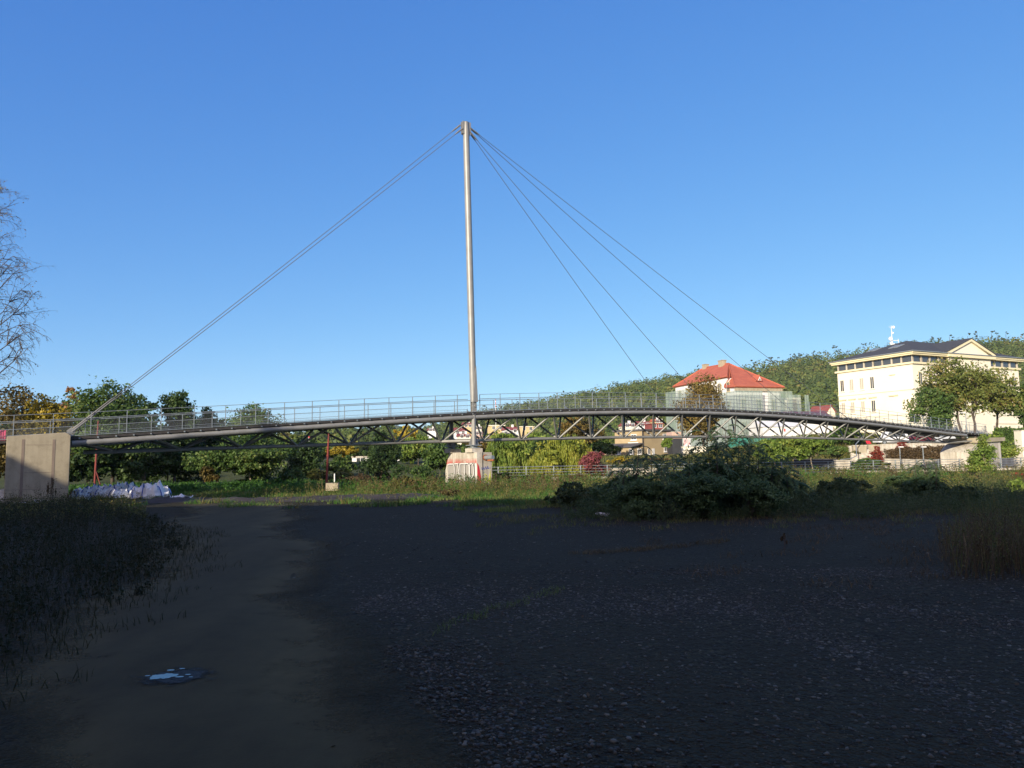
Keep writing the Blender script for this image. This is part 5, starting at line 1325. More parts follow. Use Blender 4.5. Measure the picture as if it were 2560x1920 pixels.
def hedge(name, label, px0, px1, ytop, Y, zb2, d, lm, n, leaf, seed, y2=None):
    a, b_ = at(px0, ytop, Y), at(px1, y2 or ytop, Y); rg = np.random.default_rng(seed)
    t = thing(name, ((a[0] + b_[0]) / 2, Y + d / 2, zb2), label, "hedge")
    x = rg.uniform(a[0], b_[0], n); zt2 = np.interp(x, [a[0], b_[0]], [a[2], b_[2]]); zt2 = zt2 + 0.15 * np.sin(x * 2.3)
    y = Y + d * rg.uniform(0, 1, n) ** 1.6; z = zb2 + (zt2 - zb2) * rg.uniform(0, 1, n) ** 0.8
    P = np.stack([x, y, z], 1) + rg.normal(size=(n, 3)) * 0.06
    quads("foliage", leaf_quads(P, rg.normal(size=(n, 3)) + np.array([0, -0.7, 0.5]), leaf, 0.6, rg), lm, t)
    m = MB()
    for k in np.linspace(a[0] + 0.3, b_[0] - 0.3, 5): m.tube([(k, Y + d / 2, zb2 - 0.1), (k, Y + d / 2, zb2 + 0.5)], 0.04, 5)
    m.build("stem", M['bark'], t)
hedge("clipped_hedge", "brown-green clipped hedge behind the low promenade lamps", 2222, 2362, 1122, 97, 0.2, 1.5, L['weed_brown'], 9000, 0.2, 61, 1114)
hedge("clipped_hedge", "dark green hedge below the cream building at the right edge", 2500, 2600, 1071, 106, 3.0, 1.5, L['mid'], 4500, 0.25, 62)
def willow(name, label, px, topy, wpx, boty, Y, lm, seed, ns=420):
    rg = np.random.default_rng(seed); P = at(px, topy, Y); zb2 = at(px, boty, Y)[2]; Rr = wpx / 2 * Y / FPX; z0 = float(gz(P[0], Y))
    t = thing(name, (P[0], Y, z0), label, "tree"); Q = []
    # dome of tufts
    H = P[2] - zb2
    bl = [(P[0] + rg.normal() * Rr * 0.4, Y + rg.normal() * Rr * 0.4, zb2 + H * rg.uniform(0.5, 0.85), Rr * 0.45, Rr * 0.45, H * 0.16) for _ in range(9)]
    q, cc = cloud(bl, 2600, 0.34, rg); Q.append(q)
    ang = rg.uniform(0, 2 * math.pi, ns); rr = Rr * np.sqrt(rg.uniform(0.05, 1, ns)); nl = 34
    lob = 1 + 0.16 * np.sin(ang * 3 + seed)
    sx = P[0] + np.cos(ang) * rr * lob; sy = Y + np.sin(ang) * rr
    dome = zb2 + H * (0.45 + 0.52 * np.sqrt(np.clip(1 - (rr / Rr) ** 2, 0, 1))) * (0.9 + 0.1 * np.cos(ang * 4 + seed * 2))
    end = zb2 + np.abs(rg.normal(size=ns)) * H * 0.14 + H * 0.10 * (1 + np.sin(ang * 5 + seed))
    k = np.repeat(np.arange(ns), nl); f = np.tile(np.linspace(0, 1, nl), ns)
    z = dome[k] + (end[k] - dome[k]) * f
    sway = 0.25 * Rr * 0.3 * np.sin(f * 2.2)
    C = np.stack([sx[k] + np.cos(ang[k]) * sway, sy[k] + np.sin(ang[k]) * sway, z], 1) + rg.normal(size=(ns * nl, 3)) * np.array([0.05, 0.05, 0.05])
    ll = 0.42 * rg.uniform(0.6, 1.3, ns * nl)[:, None]; a = np.array([0, 0, -1.0]) + rg.normal(size=(ns * nl, 3)) * 0.22; a /= np.linalg.norm(a, axis=1, keepdims=True)
    b_ = np.cross(a, rg.normal(size=(ns * nl, 3))); b_ /= np.linalg.norm(b_, axis=1, keepdims=True)
    Q.append(np.stack([C - a * ll / 2, C + b_ * 0.055, C + a * ll / 2, C - b_ * 0.055], 1))
    trunk_mesh((P[0], Y, z0 - 0.1), (P[0], Y, zb2 + H * 0.75), 0.3, [cc[i] for i in range(8)], rg).build("trunk", M['bark'], t)
    quads("crown", np.concatenate(Q), lm, t)
willow("willow_tree", "dark green weeping willow right of the pier", 1268, 1076, 128, 1214, 84, L['willow'], 71, 560)
willow("willow_tree", "tall yellow-green weeping willow left of the pink bush", 1416, 1080, 126, 1216, 79, L['willow_y'], 72, 560)
willow("willow_tree", "lower bright yellow willow between the two taller ones", 1360, 1124, 84, 1216, 77, L['willow_y'], 73, 360)
for i, (px, ty_, w, Y, lm, txt) in enumerate([
    (368, 986, 160, 66, 'dark', "dark tree filling the notch between the grove's two tops"), (548, 1038, 110, 70, 'dark', "last low dark tree at the grove's right end"), (225, 985, 130, 64, 'dark', "dark tree behind the orange crown"), (30, 1010, 140, 66, 'dark', "dark tree behind the olive one at the left edge"),
    (240, 1062, 190, 92, 'dark', "dark backdrop tree filling the gap behind the broadest one"), (395, 1060, 190, 95, 'mid', "green backdrop tree between the dark grove's two tops"), (520, 1066, 170, 92, 'dark', "dark backdrop tree behind the grove's low end"),
    (705, 1094, 150, 110, 'mid', "green backdrop tree behind the feathery tree's right side"), (800, 1104, 130, 128, 'fresh', "yellow-green backdrop tree beside the striped mast"), (905, 1128, 120, 132, 'mid', "mid green backdrop tree over the white hall"),
    (985, 1108, 130, 125, 'fresh', "yellow-green backdrop tree behind the spruce"), (1120, 1100, 140, 118, 'mid', "green backdrop tree directly behind the pier"), (1200, 1102, 130, 122, 'olive', "olive backdrop tree left of the dark willow"),
    (1500, 1090, 120, 125, 'mid', "green backdrop tree left of the beige house"), (1340, 1080, 130, 150, 'fresh', "yellow-green tree under the yellow flat-roofed block")]):
    T("broadleaf_tree", txt, "tree", px, ty_, w, Y, L[lm], 0.02, 5200, Y * 0.0048, 200 + i)
for i, (px, ty_, w, Y, lm, txt) in enumerate([
    (2080, 1112, 110, 103, 'mid', "green shrub on the slope left of the stairs"), (2125, 1122, 50, 99, 'weed', "ochre shrub tucked against the stairs' side wall"),
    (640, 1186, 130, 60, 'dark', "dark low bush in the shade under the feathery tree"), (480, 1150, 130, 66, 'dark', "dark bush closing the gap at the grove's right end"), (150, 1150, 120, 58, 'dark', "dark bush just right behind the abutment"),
    (730, 1165, 110, 62, 'mid', "green bush right of the feathery tree's trunk"), (1000, 1160, 110, 64, 'dark', "dark bush between spruce and ochre weeds"), (1065, 1160, 110, 62, 'mid', "green bush at the back of the ochre weeds")]):
    T("dark_shrub", txt, "bush", px, ty_, w, Y, L[lm], 0.0, 4200, 0.22, 240 + i)
# the bare birch at the left edge
def bare_tree():
    rg = np.random.default_rng(81); Y = 44.0
    b0 = at(-70, 1200, Y); z0 = 0.0; P = at(-62, 430, Y)
    t = thing("birch_tree", (b0[0], Y, z0), "nearly bare birch reaching in from the left edge with drooping twigs", "tree")
    m = MB(); tw = MB(); Lf = []
    H = P[2]
    def trunk_at(h): return np.array([b0[0] + (P[0] - b0[0]) * h / H + 0.15 * math.sin(h * 0.7), Y + 0.1 * math.sin(h), h])
    m.tube([trunk_at(h) for h in np.linspace(0, H, 14)], [0.24 * (1 - 0.93 * i / 13) for i in range(14)], 8)
    def grow(p, d, ln, r, lev):
        pts = [p]; n = 4
        for i in range(n):
            d = d + rg.normal(size=3) * 0.16 + np.array([0, 0, 0.06 if lev == 0 else -0.10 * (lev - 0.3)]); d /= np.linalg.norm(d); pts.append(pts[-1] + d * ln / n)
        (m if lev < 1 else tw).tube(pts, [r, r * 0.8, r * 0.6, r * 0.45, r * 0.25], 5 if lev < 1 else 3, False)
        if lev < 3:
            for i in range([6, 5, 3][lev]):
                s = pts[rg.integers(1, n + 1)]; dd = d + rg.normal(size=3) * 0.65 + np.array([0.1, 0, 0.1 - 0.12 * lev]); dd /= np.linalg.norm(dd)
                grow(s, dd, ln * rg.uniform(0.35, 0.6), r * 0.5, lev + 1)
        if lev >= 1:
            for i in range(3):
                if rg.uniform() < 0.5: Lf.append(pts[rg.integers(2, n + 1)] + rg.normal(size=3) * 0.05)
    for h in np.linspace(H * 0.26, H * 0.98, 32):
        a = rg.normal() * 0.9; d = np.array([math.cos(a) * 0.85, math.sin(a) * 0.85, 0.75]); d /= np.linalg.norm(d)
        if rg.uniform() < 0.3: d[0] *= -1
        grow(trunk_at(h), d, (2.1 + 1.9 * (1 - h / H)) * rg.uniform(0.75, 1.2), 0.06 * (1.15 - h / H) + 0.012, 0)
    m.build("trunk", M['bark'], t); tw.build("twigs", M['bark'], t)
    Lf = np.array(Lf)[::2]; quads("leaves", leaf_quads(Lf, rg.normal(size=Lf.shape), 0.075, 0.7, rg), L['chestnut'], t)
bare_tree()

# ------------------------------------------------------------------ undergrowth (things one can tell apart)
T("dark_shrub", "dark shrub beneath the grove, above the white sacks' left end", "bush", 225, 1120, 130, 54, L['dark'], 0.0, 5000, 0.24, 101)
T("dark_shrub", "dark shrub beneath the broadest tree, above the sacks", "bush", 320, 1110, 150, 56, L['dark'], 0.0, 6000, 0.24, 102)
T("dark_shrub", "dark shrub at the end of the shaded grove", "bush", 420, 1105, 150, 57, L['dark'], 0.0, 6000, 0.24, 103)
T("dark_shrub", "olive rounded shrub in front of the feathery tree's left side", "bush", 522, 1166, 60, 53, L['olive'], 0.0, 2500, 0.18, 104)
T("ochre_shrub", "ochre shrub left of the tall red pole's foot", "bush", 792, 1170, 80, 66, L['weed'], 0.0, 4500, 0.2, 105)
T("ochre_shrub", "ochre shrub right of the tall red pole", "bush", 865, 1172, 85, 64, L['weed'], 0.0, 4500, 0.2, 106)
T("brown_shrub", "dark brown thicket behind the white block", "bush", 900, 1186, 110, 54, L['weed_brown'], 0.0, 5500, 0.18, 107)
T("brown_shrub", "dark brown thicket under the spruce", "bush", 955, 1180, 90, 53, L['weed_dark'], 0.0, 4500, 0.18, 108)
T("bramble_bush", "bright green bramble mound at the edge of the dirt", "bush", 690, 1197, 95, 48, L['weed_green'], 0.0, 4500, 0.15, 109)
T("bramble_bush", "low green bramble under the feathery tree", "bush", 575, 1206, 110, 49, L['weed_green'], 0.0, 3500, 0.15, 110)
T("bramble_bush", "green bramble left of the white block", "bush", 765, 1205, 90, 50, L['mid'], 0.0, 3500, 0.15, 111)
T("bramble_bush", "flat green bramble right of the white sacks", "bush", 455, 1212, 110, 45, L['weed_green'], 0.0, 3000, 0.14, 112)
T("dry_bush", "rounded dry brown bush in front of the pier", "bush", 1122, 1222, 75, 36, L['weed_brown'], 0.0, 3500, 0.10, 113)
T("weed_clump", "tall ochre weeds left of the graffiti pier", "bush", 1010, 1190, 110, 42, L['weed'], 0.0, 4500, 0.13, 114)
T("weed_clump", "reddish weeds at the graffiti pier's left foot", "bush", 1082, 1193, 75, 44, L['weed_brown'], 0.0, 3000, 0.12, 115)
T("weed_clump", "yellow-green weeds at the graffiti pier's right foot", "bush", 1180, 1218, 85, 39, L['weed'], 0.0, 3000, 0.11, 116)
T("weed_clump", "weeds right of the pier below the dark willow", "bush", 1280, 1206, 110, 43, L['weed'], 0.0, 4000, 0.13, 117)
T("weed_clump", "tall green weeds hiding the promenade rail below the dark willow", "bush", 1245, 1178, 100, 53, L['weed'], 0.0, 5000, 0.13, 141)
T("weed_clump", "tall yellowish weeds below the lower bright willow", "bush", 1345, 1184, 120, 51, L['weed'], 0.0, 5500, 0.13, 142)
T("weed_clump", "brownish weeds below the tall yellow-green willow", "bush", 1440, 1186, 110, 50, L['weed_brown'], 0.0, 4500, 0.13, 143)
T("weed_clump", "fresh green weeds between the ochre weeds and the pier", "bush", 1052, 1204, 70, 40, L['weed_green'], 0.0, 2800, 0.11, 144)
T("river_bush", "low mixed bush on the far bank below the promenade railing", "bush", 2110, 1176, 170, 72, L['mid'], 0.0, 5500, 0.2, 118, base=-1.6)
T("river_bush", "red-leaved creeper on the far bank at the right edge", "bush", 2545, 1182, 100, 74, L['redleaf'], 0.0, 3000, 0.2, 119, base=-1.4)
T("river_bush", "grey-green willow scrub below the far abutment", "bush", 2390, 1178, 130, 68, L['weed'], 0.0, 5000, 0.2, 120, base=-1.6, shell=0.3)
T("river_bush", "brown-green scrub beneath the clipped promenade trees", "bush", 1990, 1178, 120, 72, L['weed'], 0.0, 4000, 0.2, 121, base=-1.6)
T("shade_bush", "large dark bush at the left of the shaded thicket", "bush", 1560, 1186, 200, 23.5, L['sumac'], 0.0, 14000, 0.085, 122)
T("shade_bush", "tallest dark bush in the middle of the shaded thicket", "bush", 1775, 1152, 270, 24, L['sumac'], 0.0, 20000, 0.085, 123, nblob=16)
T("shade_bush", "dark bush at the right of the shaded thicket", "bush", 1925, 1172, 190, 24.5, L['sumac'], 0.0, 14000, 0.085, 124)
T("shade_bush", "soft leafy bush at the shaded thicket's left front", "bush", 1590, 1196, 190, 21.2, L['sumac'], 0.0, 12000, 0.07, 130, nblob=14)
T("shade_bush", "soft leafy bush at the shaded thicket's middle front", "bush", 1725, 1176, 210, 21.0, L['sumac'], 0.0, 15000, 0.07, 131, nblob=16)
T("shade_bush", "soft leafy bush at the shaded thicket's right front", "bush", 1870, 1190, 200, 21.3, L['sumac'], 0.0, 13000, 0.07, 132, nblob=14)
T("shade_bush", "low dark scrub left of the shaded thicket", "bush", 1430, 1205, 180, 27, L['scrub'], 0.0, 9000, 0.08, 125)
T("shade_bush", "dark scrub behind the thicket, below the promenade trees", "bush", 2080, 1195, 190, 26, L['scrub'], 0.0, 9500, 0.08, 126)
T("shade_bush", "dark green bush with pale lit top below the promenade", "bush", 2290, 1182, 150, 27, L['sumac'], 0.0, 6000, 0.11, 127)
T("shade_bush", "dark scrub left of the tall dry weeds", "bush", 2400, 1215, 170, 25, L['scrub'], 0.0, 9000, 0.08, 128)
T("shade_bush", "fresh green bush at the right edge beyond the dry weeds", "bush", 2545, 1196, 90, 29, L['fresh'], 0.0, 3500, 0.11, 129)

def sumac(px, topy, Y, label, seed, nleaf=16, ll=0.75):
    """young sumac: a few upright stems, each crowned by long arching feather leaves"""
    rg = np.random.default_rng(seed); P = at(px, topy, Y); z0 = float(gz(P[0], Y)); H = P[2] - z0
    t = thing("sumac_shrub", (P[0], Y, z0), label, "bush", "sumac shrubs with feather leaves in the shade")
    m = MB(); top = np.array([P[0], Y, z0 + H * 0.97]); b0 = np.array([P[0] + rg.normal() * 0.1, Y, z0 - 0.05])
    m.tube([b0, b0 * 0.5 + top * 0.5 + rg.normal(size=3) * 0.04, top], [0.022, 0.017, 0.008], 6)
    Q = []
    for i in range(nleaf):
        f = 1 - (i / nleaf) ** 1.2 * 0.6; an = i * 2.4 + rg.normal() * 0.3; s = b0 + (top - b0) * f
        d = np.array([math.cos(an), math.sin(an), 0]); l = ll * rg.uniform(0.75, 1.15) * (0.7 + 0.3 * math.sin(f * 3))
        up = 0.75 * rg.uniform(0.6, 1.2) if f > 0.75 else 0.35
        nn = 10; pts = []
        for k in range(nn + 1):
            q = k / nn; pts.append(s + d * l * (q - 0.15 * q * q) + np.array([0, 0, l * (up * q - (up + 0.35) * q * q)]))
        m.tube(pts[::3] + [pts[-1]], [0.006, 0.005, 0.004, 0.003, 0.002], 3, False)
        for k in range(2, nn + 1):
            tg = pts[k] - pts[k - 1]; tg /= np.linalg.norm(tg); sd = np.cross(tg, np.array([0, 0, 1.0])); sd /= np.linalg.norm(sd) + 1e-9
            for sg in (-1, 1):
                a = sd * sg * 0.9 + tg * 0.45 + np.array([0, 0, -0.35]); a /= np.linalg.norm(a); w = np.cross(a, np.cross(tg, sd)); w = tg * 1.0
                lg = l * 0.25 * rg.uniform(0.8, 1.15) * (1 - 0.5 * abs(k / nn - 0.5)); c = pts[k] + a * lg * 0.5
                Q.append([pts[k], c + w * lg * 0.24, pts[k] + a * lg, c - w * lg * 0.24])
    m.build("stem", M['bark'], t); quads("leaves", np.array(Q), L['sumac'], t)
sm = [(1598, 1114, 22, "with small tuft against the beige lean-to"), (1560, 1150, 23, "below the pink bush's right side"), (1628, 1134, 22.5, "under the white window of the beige house"), (1680, 1136, 22.5, "with long arching leaves before the dark shed"),
      (1722, 1120, 23, "beside the white cone lantern"), (1764, 1074, 23.5, "reaching up over the lower chord, first of the tall pair"), (1812, 1064, 24, "tallest, crossing the truss below the chestnut"), (1790, 1105, 22.5, "in the dip between the tall pair"),
      (1848, 1092, 23.5, "right of the tall pair, rust tinted below"), (1872, 1084, 24.5, "just under the lower chord before the teal net"), (1895, 1112, 23.5, "at the thicket's right shoulder"), (1660, 1168, 21.5, "drooping over the low white wall"),
      (1930, 1140, 23.5, "sloping down toward the promenade trees"), (1965, 1165, 23.5, "at the thicket's right foot"),
      (2315, 1148, 27, "pale leaved and lit, before the promenade wall"), (2285, 1160, 27, "left of the lit one below the promenade"), (2340, 1165, 26.5, "right of the lit one below the promenade")]
for i, (px, ty_, Y, wtxt) in enumerate(sm): sumac(px, ty_, Y, "feather-leaved sumac " + wtxt, 400 + i, 20, ((0.95 if i in (5, 6) else 0.8) if Y < 26 else 0.6))

# ------------------------------------------------------------------ uncountable ground cover
def stuff(name, Q, m_):
    o = quads(name, Q, m_); o["kind"] = "stuff"; return o
rg = np.random.default_rng(900)
def seg_d0(x, y):
    a, d = np.array([1.2, 13.4]), np.array([3.0, 2.0]); t = np.clip(((x - a[0]) * d[0] + (y - a[1]) * d[1]) / (d @ d), 0, 1)
    return np.hypot(x - a[0] - d[0] * t, y - a[1] - d[1] * t)
# tall weeds on the left of the track
edge = lambda y: -4.4 - 0.10 * (y - 7) - 0.017 * np.maximum(y - 7, 0) ** 2
P = scatter(8200, (-19, -2.5), (6.0, 29), rg, lambda x, y: (x < edge(y) - 0.2 + 1.0 * (patch(x, y, 1.1) - 0.5)) & (x > -0.72 * y - 2))
hgt = 0.18 + 0.62 * sstep(0.3, 2.2, edge(P[:, 1]) - P[:, 0]) * patch(P[:, 0], P[:, 1], 0.8, 1) * 1.3
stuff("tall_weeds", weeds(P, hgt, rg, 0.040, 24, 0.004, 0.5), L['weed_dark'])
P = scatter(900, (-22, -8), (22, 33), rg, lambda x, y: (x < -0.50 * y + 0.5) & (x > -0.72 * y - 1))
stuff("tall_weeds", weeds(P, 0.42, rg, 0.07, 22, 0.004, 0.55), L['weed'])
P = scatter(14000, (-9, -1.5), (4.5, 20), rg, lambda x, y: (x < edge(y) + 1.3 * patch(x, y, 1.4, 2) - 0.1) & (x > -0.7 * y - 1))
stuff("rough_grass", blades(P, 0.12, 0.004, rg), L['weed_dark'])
# grass strip on the sunlit rim of the lot and beyond
P = scatter(60000, (-21, 4), (27.5, 47), rg, lambda x, y: (patch(x, y, 0.55, 1) + 0.3 * sstep(31, 36, y) + 0.32 * sstep(-9, -1, x) > 0.66) & ~((x < -2.5) & (y > 33.2 + 0.06 * x) & (y < 37.2 + 0.06 * x)))
pk = patch(P[:, 0], P[:, 1], 1.1, 9)
for lo, hi, lm, hb in ((-1, 0.50, 'grass', 0.13), (0.50, 0.70, 'weed_green', 0.18), (0.70, 2, 'weed', 0.26)):
    Pq = P[(pk >= lo) & (pk < hi)]; stuff("rough_grass", blades(Pq, hb * (0.4 + 1.2 * patch(Pq[:, 0], Pq[:, 1], 1.7, 4)), 0.011, rg, 0.7), L[lm])
P = scatter(900, (-11, 5), (31, 41), rg, lambda x, y: patch(x, y, 1.0, 6) > 0.52)
stuff("riverside_weeds", weeds(P, 0.30 + 0.8 * patch(P[:, 0], P[:, 1], 0.8, 8) ** 1.5, rg, 0.06, 22, 0.006, 0.45), L['weed'])
P = scatter(500, (-10, 3), (35, 43), rg, lambda x, y: patch(x, y, 1.2, 3) > 0.55)
stuff("riverside_weeds", weeds(P[::2], 0.4 + 0.6 * patch(P[::2, 0], P[::2, 1], 0.8, 2), rg, 0.06, 24, 0.006, 0.4), L['weed_brown'])
P = scatter(16000, (-2, 9), (24, 33), rg, lambda x, y: patch(x, y, 0.6, 3) + 0.2 * sstep(27, 31, y) > 0.58)
stuff("rough_grass", blades(P, 0.12, 0.010, rg), L['grass'])
# weeds along the river edge, lit
P = scatter(3800, (-9, 26), (36, 50), rg, lambda x, y: (y > 37 + 0.02 * x * x * 0 + 2.5 * patch(x, y, 0.6)))
pk = patch(P[:, 0], P[:, 1], 0.5, 7)
for sel, lm in ((pk < 0.45, 'weed_green'), ((pk >= 0.45) & (pk < 0.6), 'weed'), (pk >= 0.6, 'weed_brown')):
    Pq = P[sel]; stuff("riverside_weeds", weeds(Pq, 0.25 + 0.85 * patch(Pq[:, 0], Pq[:, 1], 0.9, 3), rg, 0.08, 20, 0.006, 0.45), L[lm])
P = scatter(2200, (-30, -8), (42, 54), rg)
stuff("riverside_weeds", weeds(P, 0.45, rg, 0.09, 18, 0.006, 0.5), L['weed_green'])
# shaded weeds right of the thicket
P = scatter(4600, (2, 21), (21.5, 31), rg, lambda x, y: (y > 22.3 + 1.4 * (patch(x, y, 0.7) - 0.3) + 0.02 * (x - 10) ** 2 * 0.3))
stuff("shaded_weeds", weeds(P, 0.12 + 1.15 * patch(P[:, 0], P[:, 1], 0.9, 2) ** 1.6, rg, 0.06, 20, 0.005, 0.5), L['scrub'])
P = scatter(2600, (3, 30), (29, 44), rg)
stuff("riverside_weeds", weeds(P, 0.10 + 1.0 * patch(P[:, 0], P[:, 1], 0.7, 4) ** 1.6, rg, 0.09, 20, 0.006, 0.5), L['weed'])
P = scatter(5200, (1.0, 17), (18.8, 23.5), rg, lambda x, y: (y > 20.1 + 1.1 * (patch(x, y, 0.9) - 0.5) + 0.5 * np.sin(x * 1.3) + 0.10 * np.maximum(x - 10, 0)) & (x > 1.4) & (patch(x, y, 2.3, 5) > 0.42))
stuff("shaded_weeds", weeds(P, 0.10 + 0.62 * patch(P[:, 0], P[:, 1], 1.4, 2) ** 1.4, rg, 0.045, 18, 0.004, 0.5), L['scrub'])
P = scatter(9000, (-1, 15), (16.5, 22.5), rg, lambda x, y: patch(x, y, 1.1, 7) + 0.10 * (y - 18.5) > 0.66)
stuff("rough_grass", blades(P, 0.10, 0.006, rg, 0.8), L['weed'])
# tall dry weeds at the right
P = scatter(1500, (5.8, 12), (10.2, 15.5), rg, lambda x, y: (x > 0.585 * y + 1.2 * (patch(x, y, 1.2) - 0.45)) & (x < 0.75 * y + 1))
stuff("dry_weeds", weeds(P, 0.45 + 0.75 * patch(P[:, 0], P[:, 1], 1.3, 1), rg, 0.028, 14, 0.003, 0.26, 0.16), L['weed'])
P = scatter(5000, (5.8, 12), (10.2, 15.5), rg, lambda x, y: (x > 0.575 * y + 1.2 * (patch(x, y, 1.2) - 0.45)) & (x < 0.75 * y + 1))
stuff("dry_weeds", blades(P, 0.62, 0.004, rg, 0.35), L['weed_brown'])
P = scatter(260, (5.4, 9.5), (10.0, 14), rg, lambda x, y: x > 0.56 * y)
stuff("dry_weeds", weeds(P, 0.62, rg, 0.04, 12, 0.004, 0.3, 0.2), L['weed_brown'])
P = scatter(7000, (2, 11), (9.5, 21), rg, lambda x, y: patch(x, y, 1.0, 5) + 0.18 * sstep(4.5, 7, x) > 0.66)
stuff("rough_grass", blades(P, 0.09, 0.005, rg, 0.9), L['weed_brown'])
P = scatter(4200, (-0.8, 1.2), (6.5, 10), rg, lambda x, y: np.abs(x - 0.62 * (y - 8.2) + 0.5) < 0.30 * patch(x, y, 3))
stuff("rough_grass", blades(P, 0.05, 0.003, rg, 0.9), L['grass'])
P = scatter(9000, (0.5, 5.5), (12.5, 16.5), rg, lambda x, y: seg_d0(x, y) < 0.30 * patch(x, y, 2.5, 1) + 0.08)
stuff("rough_grass", blades(P, 0.06, 0.005, rg, 1.0), L['straw'])
# far bank slope
P = scatter(9500, (-6, 75), (60, 92), rg, lambda x, y: (y > far_bank(x) - 8) & (y < far_bank(x) - 0.9))
stuff("bank_weeds", weeds(P, 0.9, rg, 0.16, 16, 0.008, 0.5), L['weed'])
P = scatter(2600, (-6, 75), (60, 92), rg, lambda x, y: (y > far_bank(x) - 8) & (y < far_bank(x) - 1.0) & (patch(x, y, 0.3, 2) > 0.55))
stuff("bank_weeds", weeds(P, 1.0, rg, 0.16, 16, 0.008, 0.5), L['weed_brown'])
P = scatter(9000, (44, 75), (97, 103), rg, lambda x, y: x > 60)
stuff("slope_grass", blades(P, 0.35, 0.03, rg), L['weed_green'])
P = scatter(16000, (26, 56), (94, 122), rg, lambda x, y: y > far_bank(x) + 5)
stuff("slope_grass", blades(P, 0.5, 0.04, rg), L['weed'])
P = scatter(9000, (0, 40), (86, 130), rg, lambda x, y: y > far_bank(x) + 6)
stuff("slope_grass", blades(P, 0.40, 0.04, rg), L['weed'])

# ------------------------------------------------------------------ loose gravel, litter, leaves
def stones(n, xr, yr, smin, smax, keep, rg):
    P = scatter(n, xr, yr, rg, keep); n = len(P); s = smin + (smax - smin) * rg.uniform(0, 1, n) ** 2.5
    base = np.array([[-1, -1, -.5], [1, -1, -.6], [1.1, 1, -.5], [-.9, 1, -.6], [-.6, -.7, .6], [.7, -.6, .5], [.6, .7, .65], [-.7, .6, .5]])
    V = base[None] * s[:, None, None] * rg.uniform(0.55, 1.2, (n, 1, 3)) * np.array([1, 1, 0.6]) + rg.normal(size=(n, 8, 3)) * s[:, None, None] * 0.14
    a = rg.uniform(0, 6.28, n); c, sn = np.cos(a)[:, None], np.sin(a)[:, None]
    V = np.stack([V[..., 0] * c - V[..., 1] * sn, V[..., 0] * sn + V[..., 1] * c, V[..., 2]], -1) + P[:, None] + np.array([0, 0, 0.15]) * s[:, None, None]
    F = np.array([[3, 2, 1, 0], [4, 5, 6, 7], [0, 1, 5, 4], [1, 2, 6, 5], [2, 3, 7, 6], [3, 0, 4, 7]])
    return V.reshape(-1, 3), (F[None] + (np.arange(n) * 8)[:, None, None]).reshape(-1, 4)
gm, nt, b = newmat("loose_stone")
g = N(nt, "ShaderNodeNewGeometry"); nt.links.new(ramp(nt, g.outputs["Random Per Island"], [(0.0, (0.0125, 0.0110, 0.0068)), (0.5, (0.0374, 0.0330, 0.0213)), (0.88, (0.0811, 0.0740, 0.0510)), (1.0, (0.1560, 0.1450, 0.1020))]), b.inputs["Base Color"]); b.inputs["Roughness"].default_value = 0.75
trk = lambda x, y: np.abs(x - track_c(y)) < 1.3 + 0.04 * y + 0.35 * (patch(x, y, 2.2, 1) - 0.5)
def seg_d(x, y, a, b_):
    a, b_ = np.array(a), np.array(b_); d = b_ - a; t = np.clip(((x - a[0]) * d[0] + (y - a[1]) * d[1]) / (d @ d), 0, 1)
    return np.hypot(x - a[0] - d[0] * t, y - a[1] - d[1] * t)
def dens(x, y):
    g = np.zeros_like(x)
    for a, b_, w, k in (((-1.5, 9.3), (2.4, 8.7), 0.8, 1.0), ((2.4, 9.2), (3.0, 6.2), 0.38, 1.0), ((3.0, 6.2), (3.2, 4.0), 0.4, 1.0), ((3.6, 8.9), (5.2, 7.0), 0.35, 0.8), ((-0.8, 6.6), (0.1, 4.0), 0.42, 1.0), ((1.0, 12), (6, 11), 0.6, 0.5), ((-2, 14), (3, 19), 0.9, 0.4)):
        g = np.maximum(g, k * np.exp(-(seg_d(x, y, a, b_) / w) ** 2))
    return 0.10 + 0.85 * g * (0.45 + 0.9 * patch(x, y, 3.1, 2)) + 0.15 * patch(x, y, 1.3, 4)
V1, F1 = stones(150000, (-3.0, 7.5), (3.2, 11.5), 0.004, 0.019, lambda x, y: ~trk(x, y) & (rg.uniform(size=len(x)) < dens(x, y) * 0.85) & (np.abs(x) < 0.72 * y + 0.5), rg)
V2, F2 = stones(26000, (-4, 13), (8, 24), 0.008, 0.026, lambda x, y: ~trk(x, y) & (rg.uniform(size=len(x)) < dens(x, y) * 0.8) & (np.abs(x) < 0.72 * y + 0.5), rg)
V3, F3 = stones(900, (-9, 0), (3.5, 18), 0.006, 0.020, lambda x, y: trk(x, y), rg)
V = np.concatenate([V1, V2, V3]); Fq = np.concatenate([F1, F2 + len(V1), F3 + len(V1) + len(V2)])
me = bpy.data.meshes.new("gravel"); nf = len(Fq)
me.vertices.add(len(V)); me.vertices.foreach_set("co", V.astype(np.float32).ravel())
me.loops.add(nf * 4); me.loops.foreach_set("vertex_index", Fq.astype(np.int32).ravel())
me.polygons.add(nf); me.polygons.foreach_set("loop_start", np.arange(0, nf * 4, 4, dtype=np.int32)); me.polygons.foreach_set("loop_total", np.full(nf, 4, dtype=np.int32))
me.materials.append(gm); me.update(calc_edges=True)
o = link(bpy.data.objects.new("gravel", me)); o["kind"] = "stuff"
P = scatter(900, (-8, 11), (4, 22), rg, lambda x, y: np.abs(x) < 0.75 * y); P[:, 2] += 0.012
nr = rg.normal(size=P.shape) * 0.35 + np.array([0, 0, 1])
stuff("fallen_leaves", leaf_quads(P, nr, 0.035, 0.6, rg), L['weed_brown'])
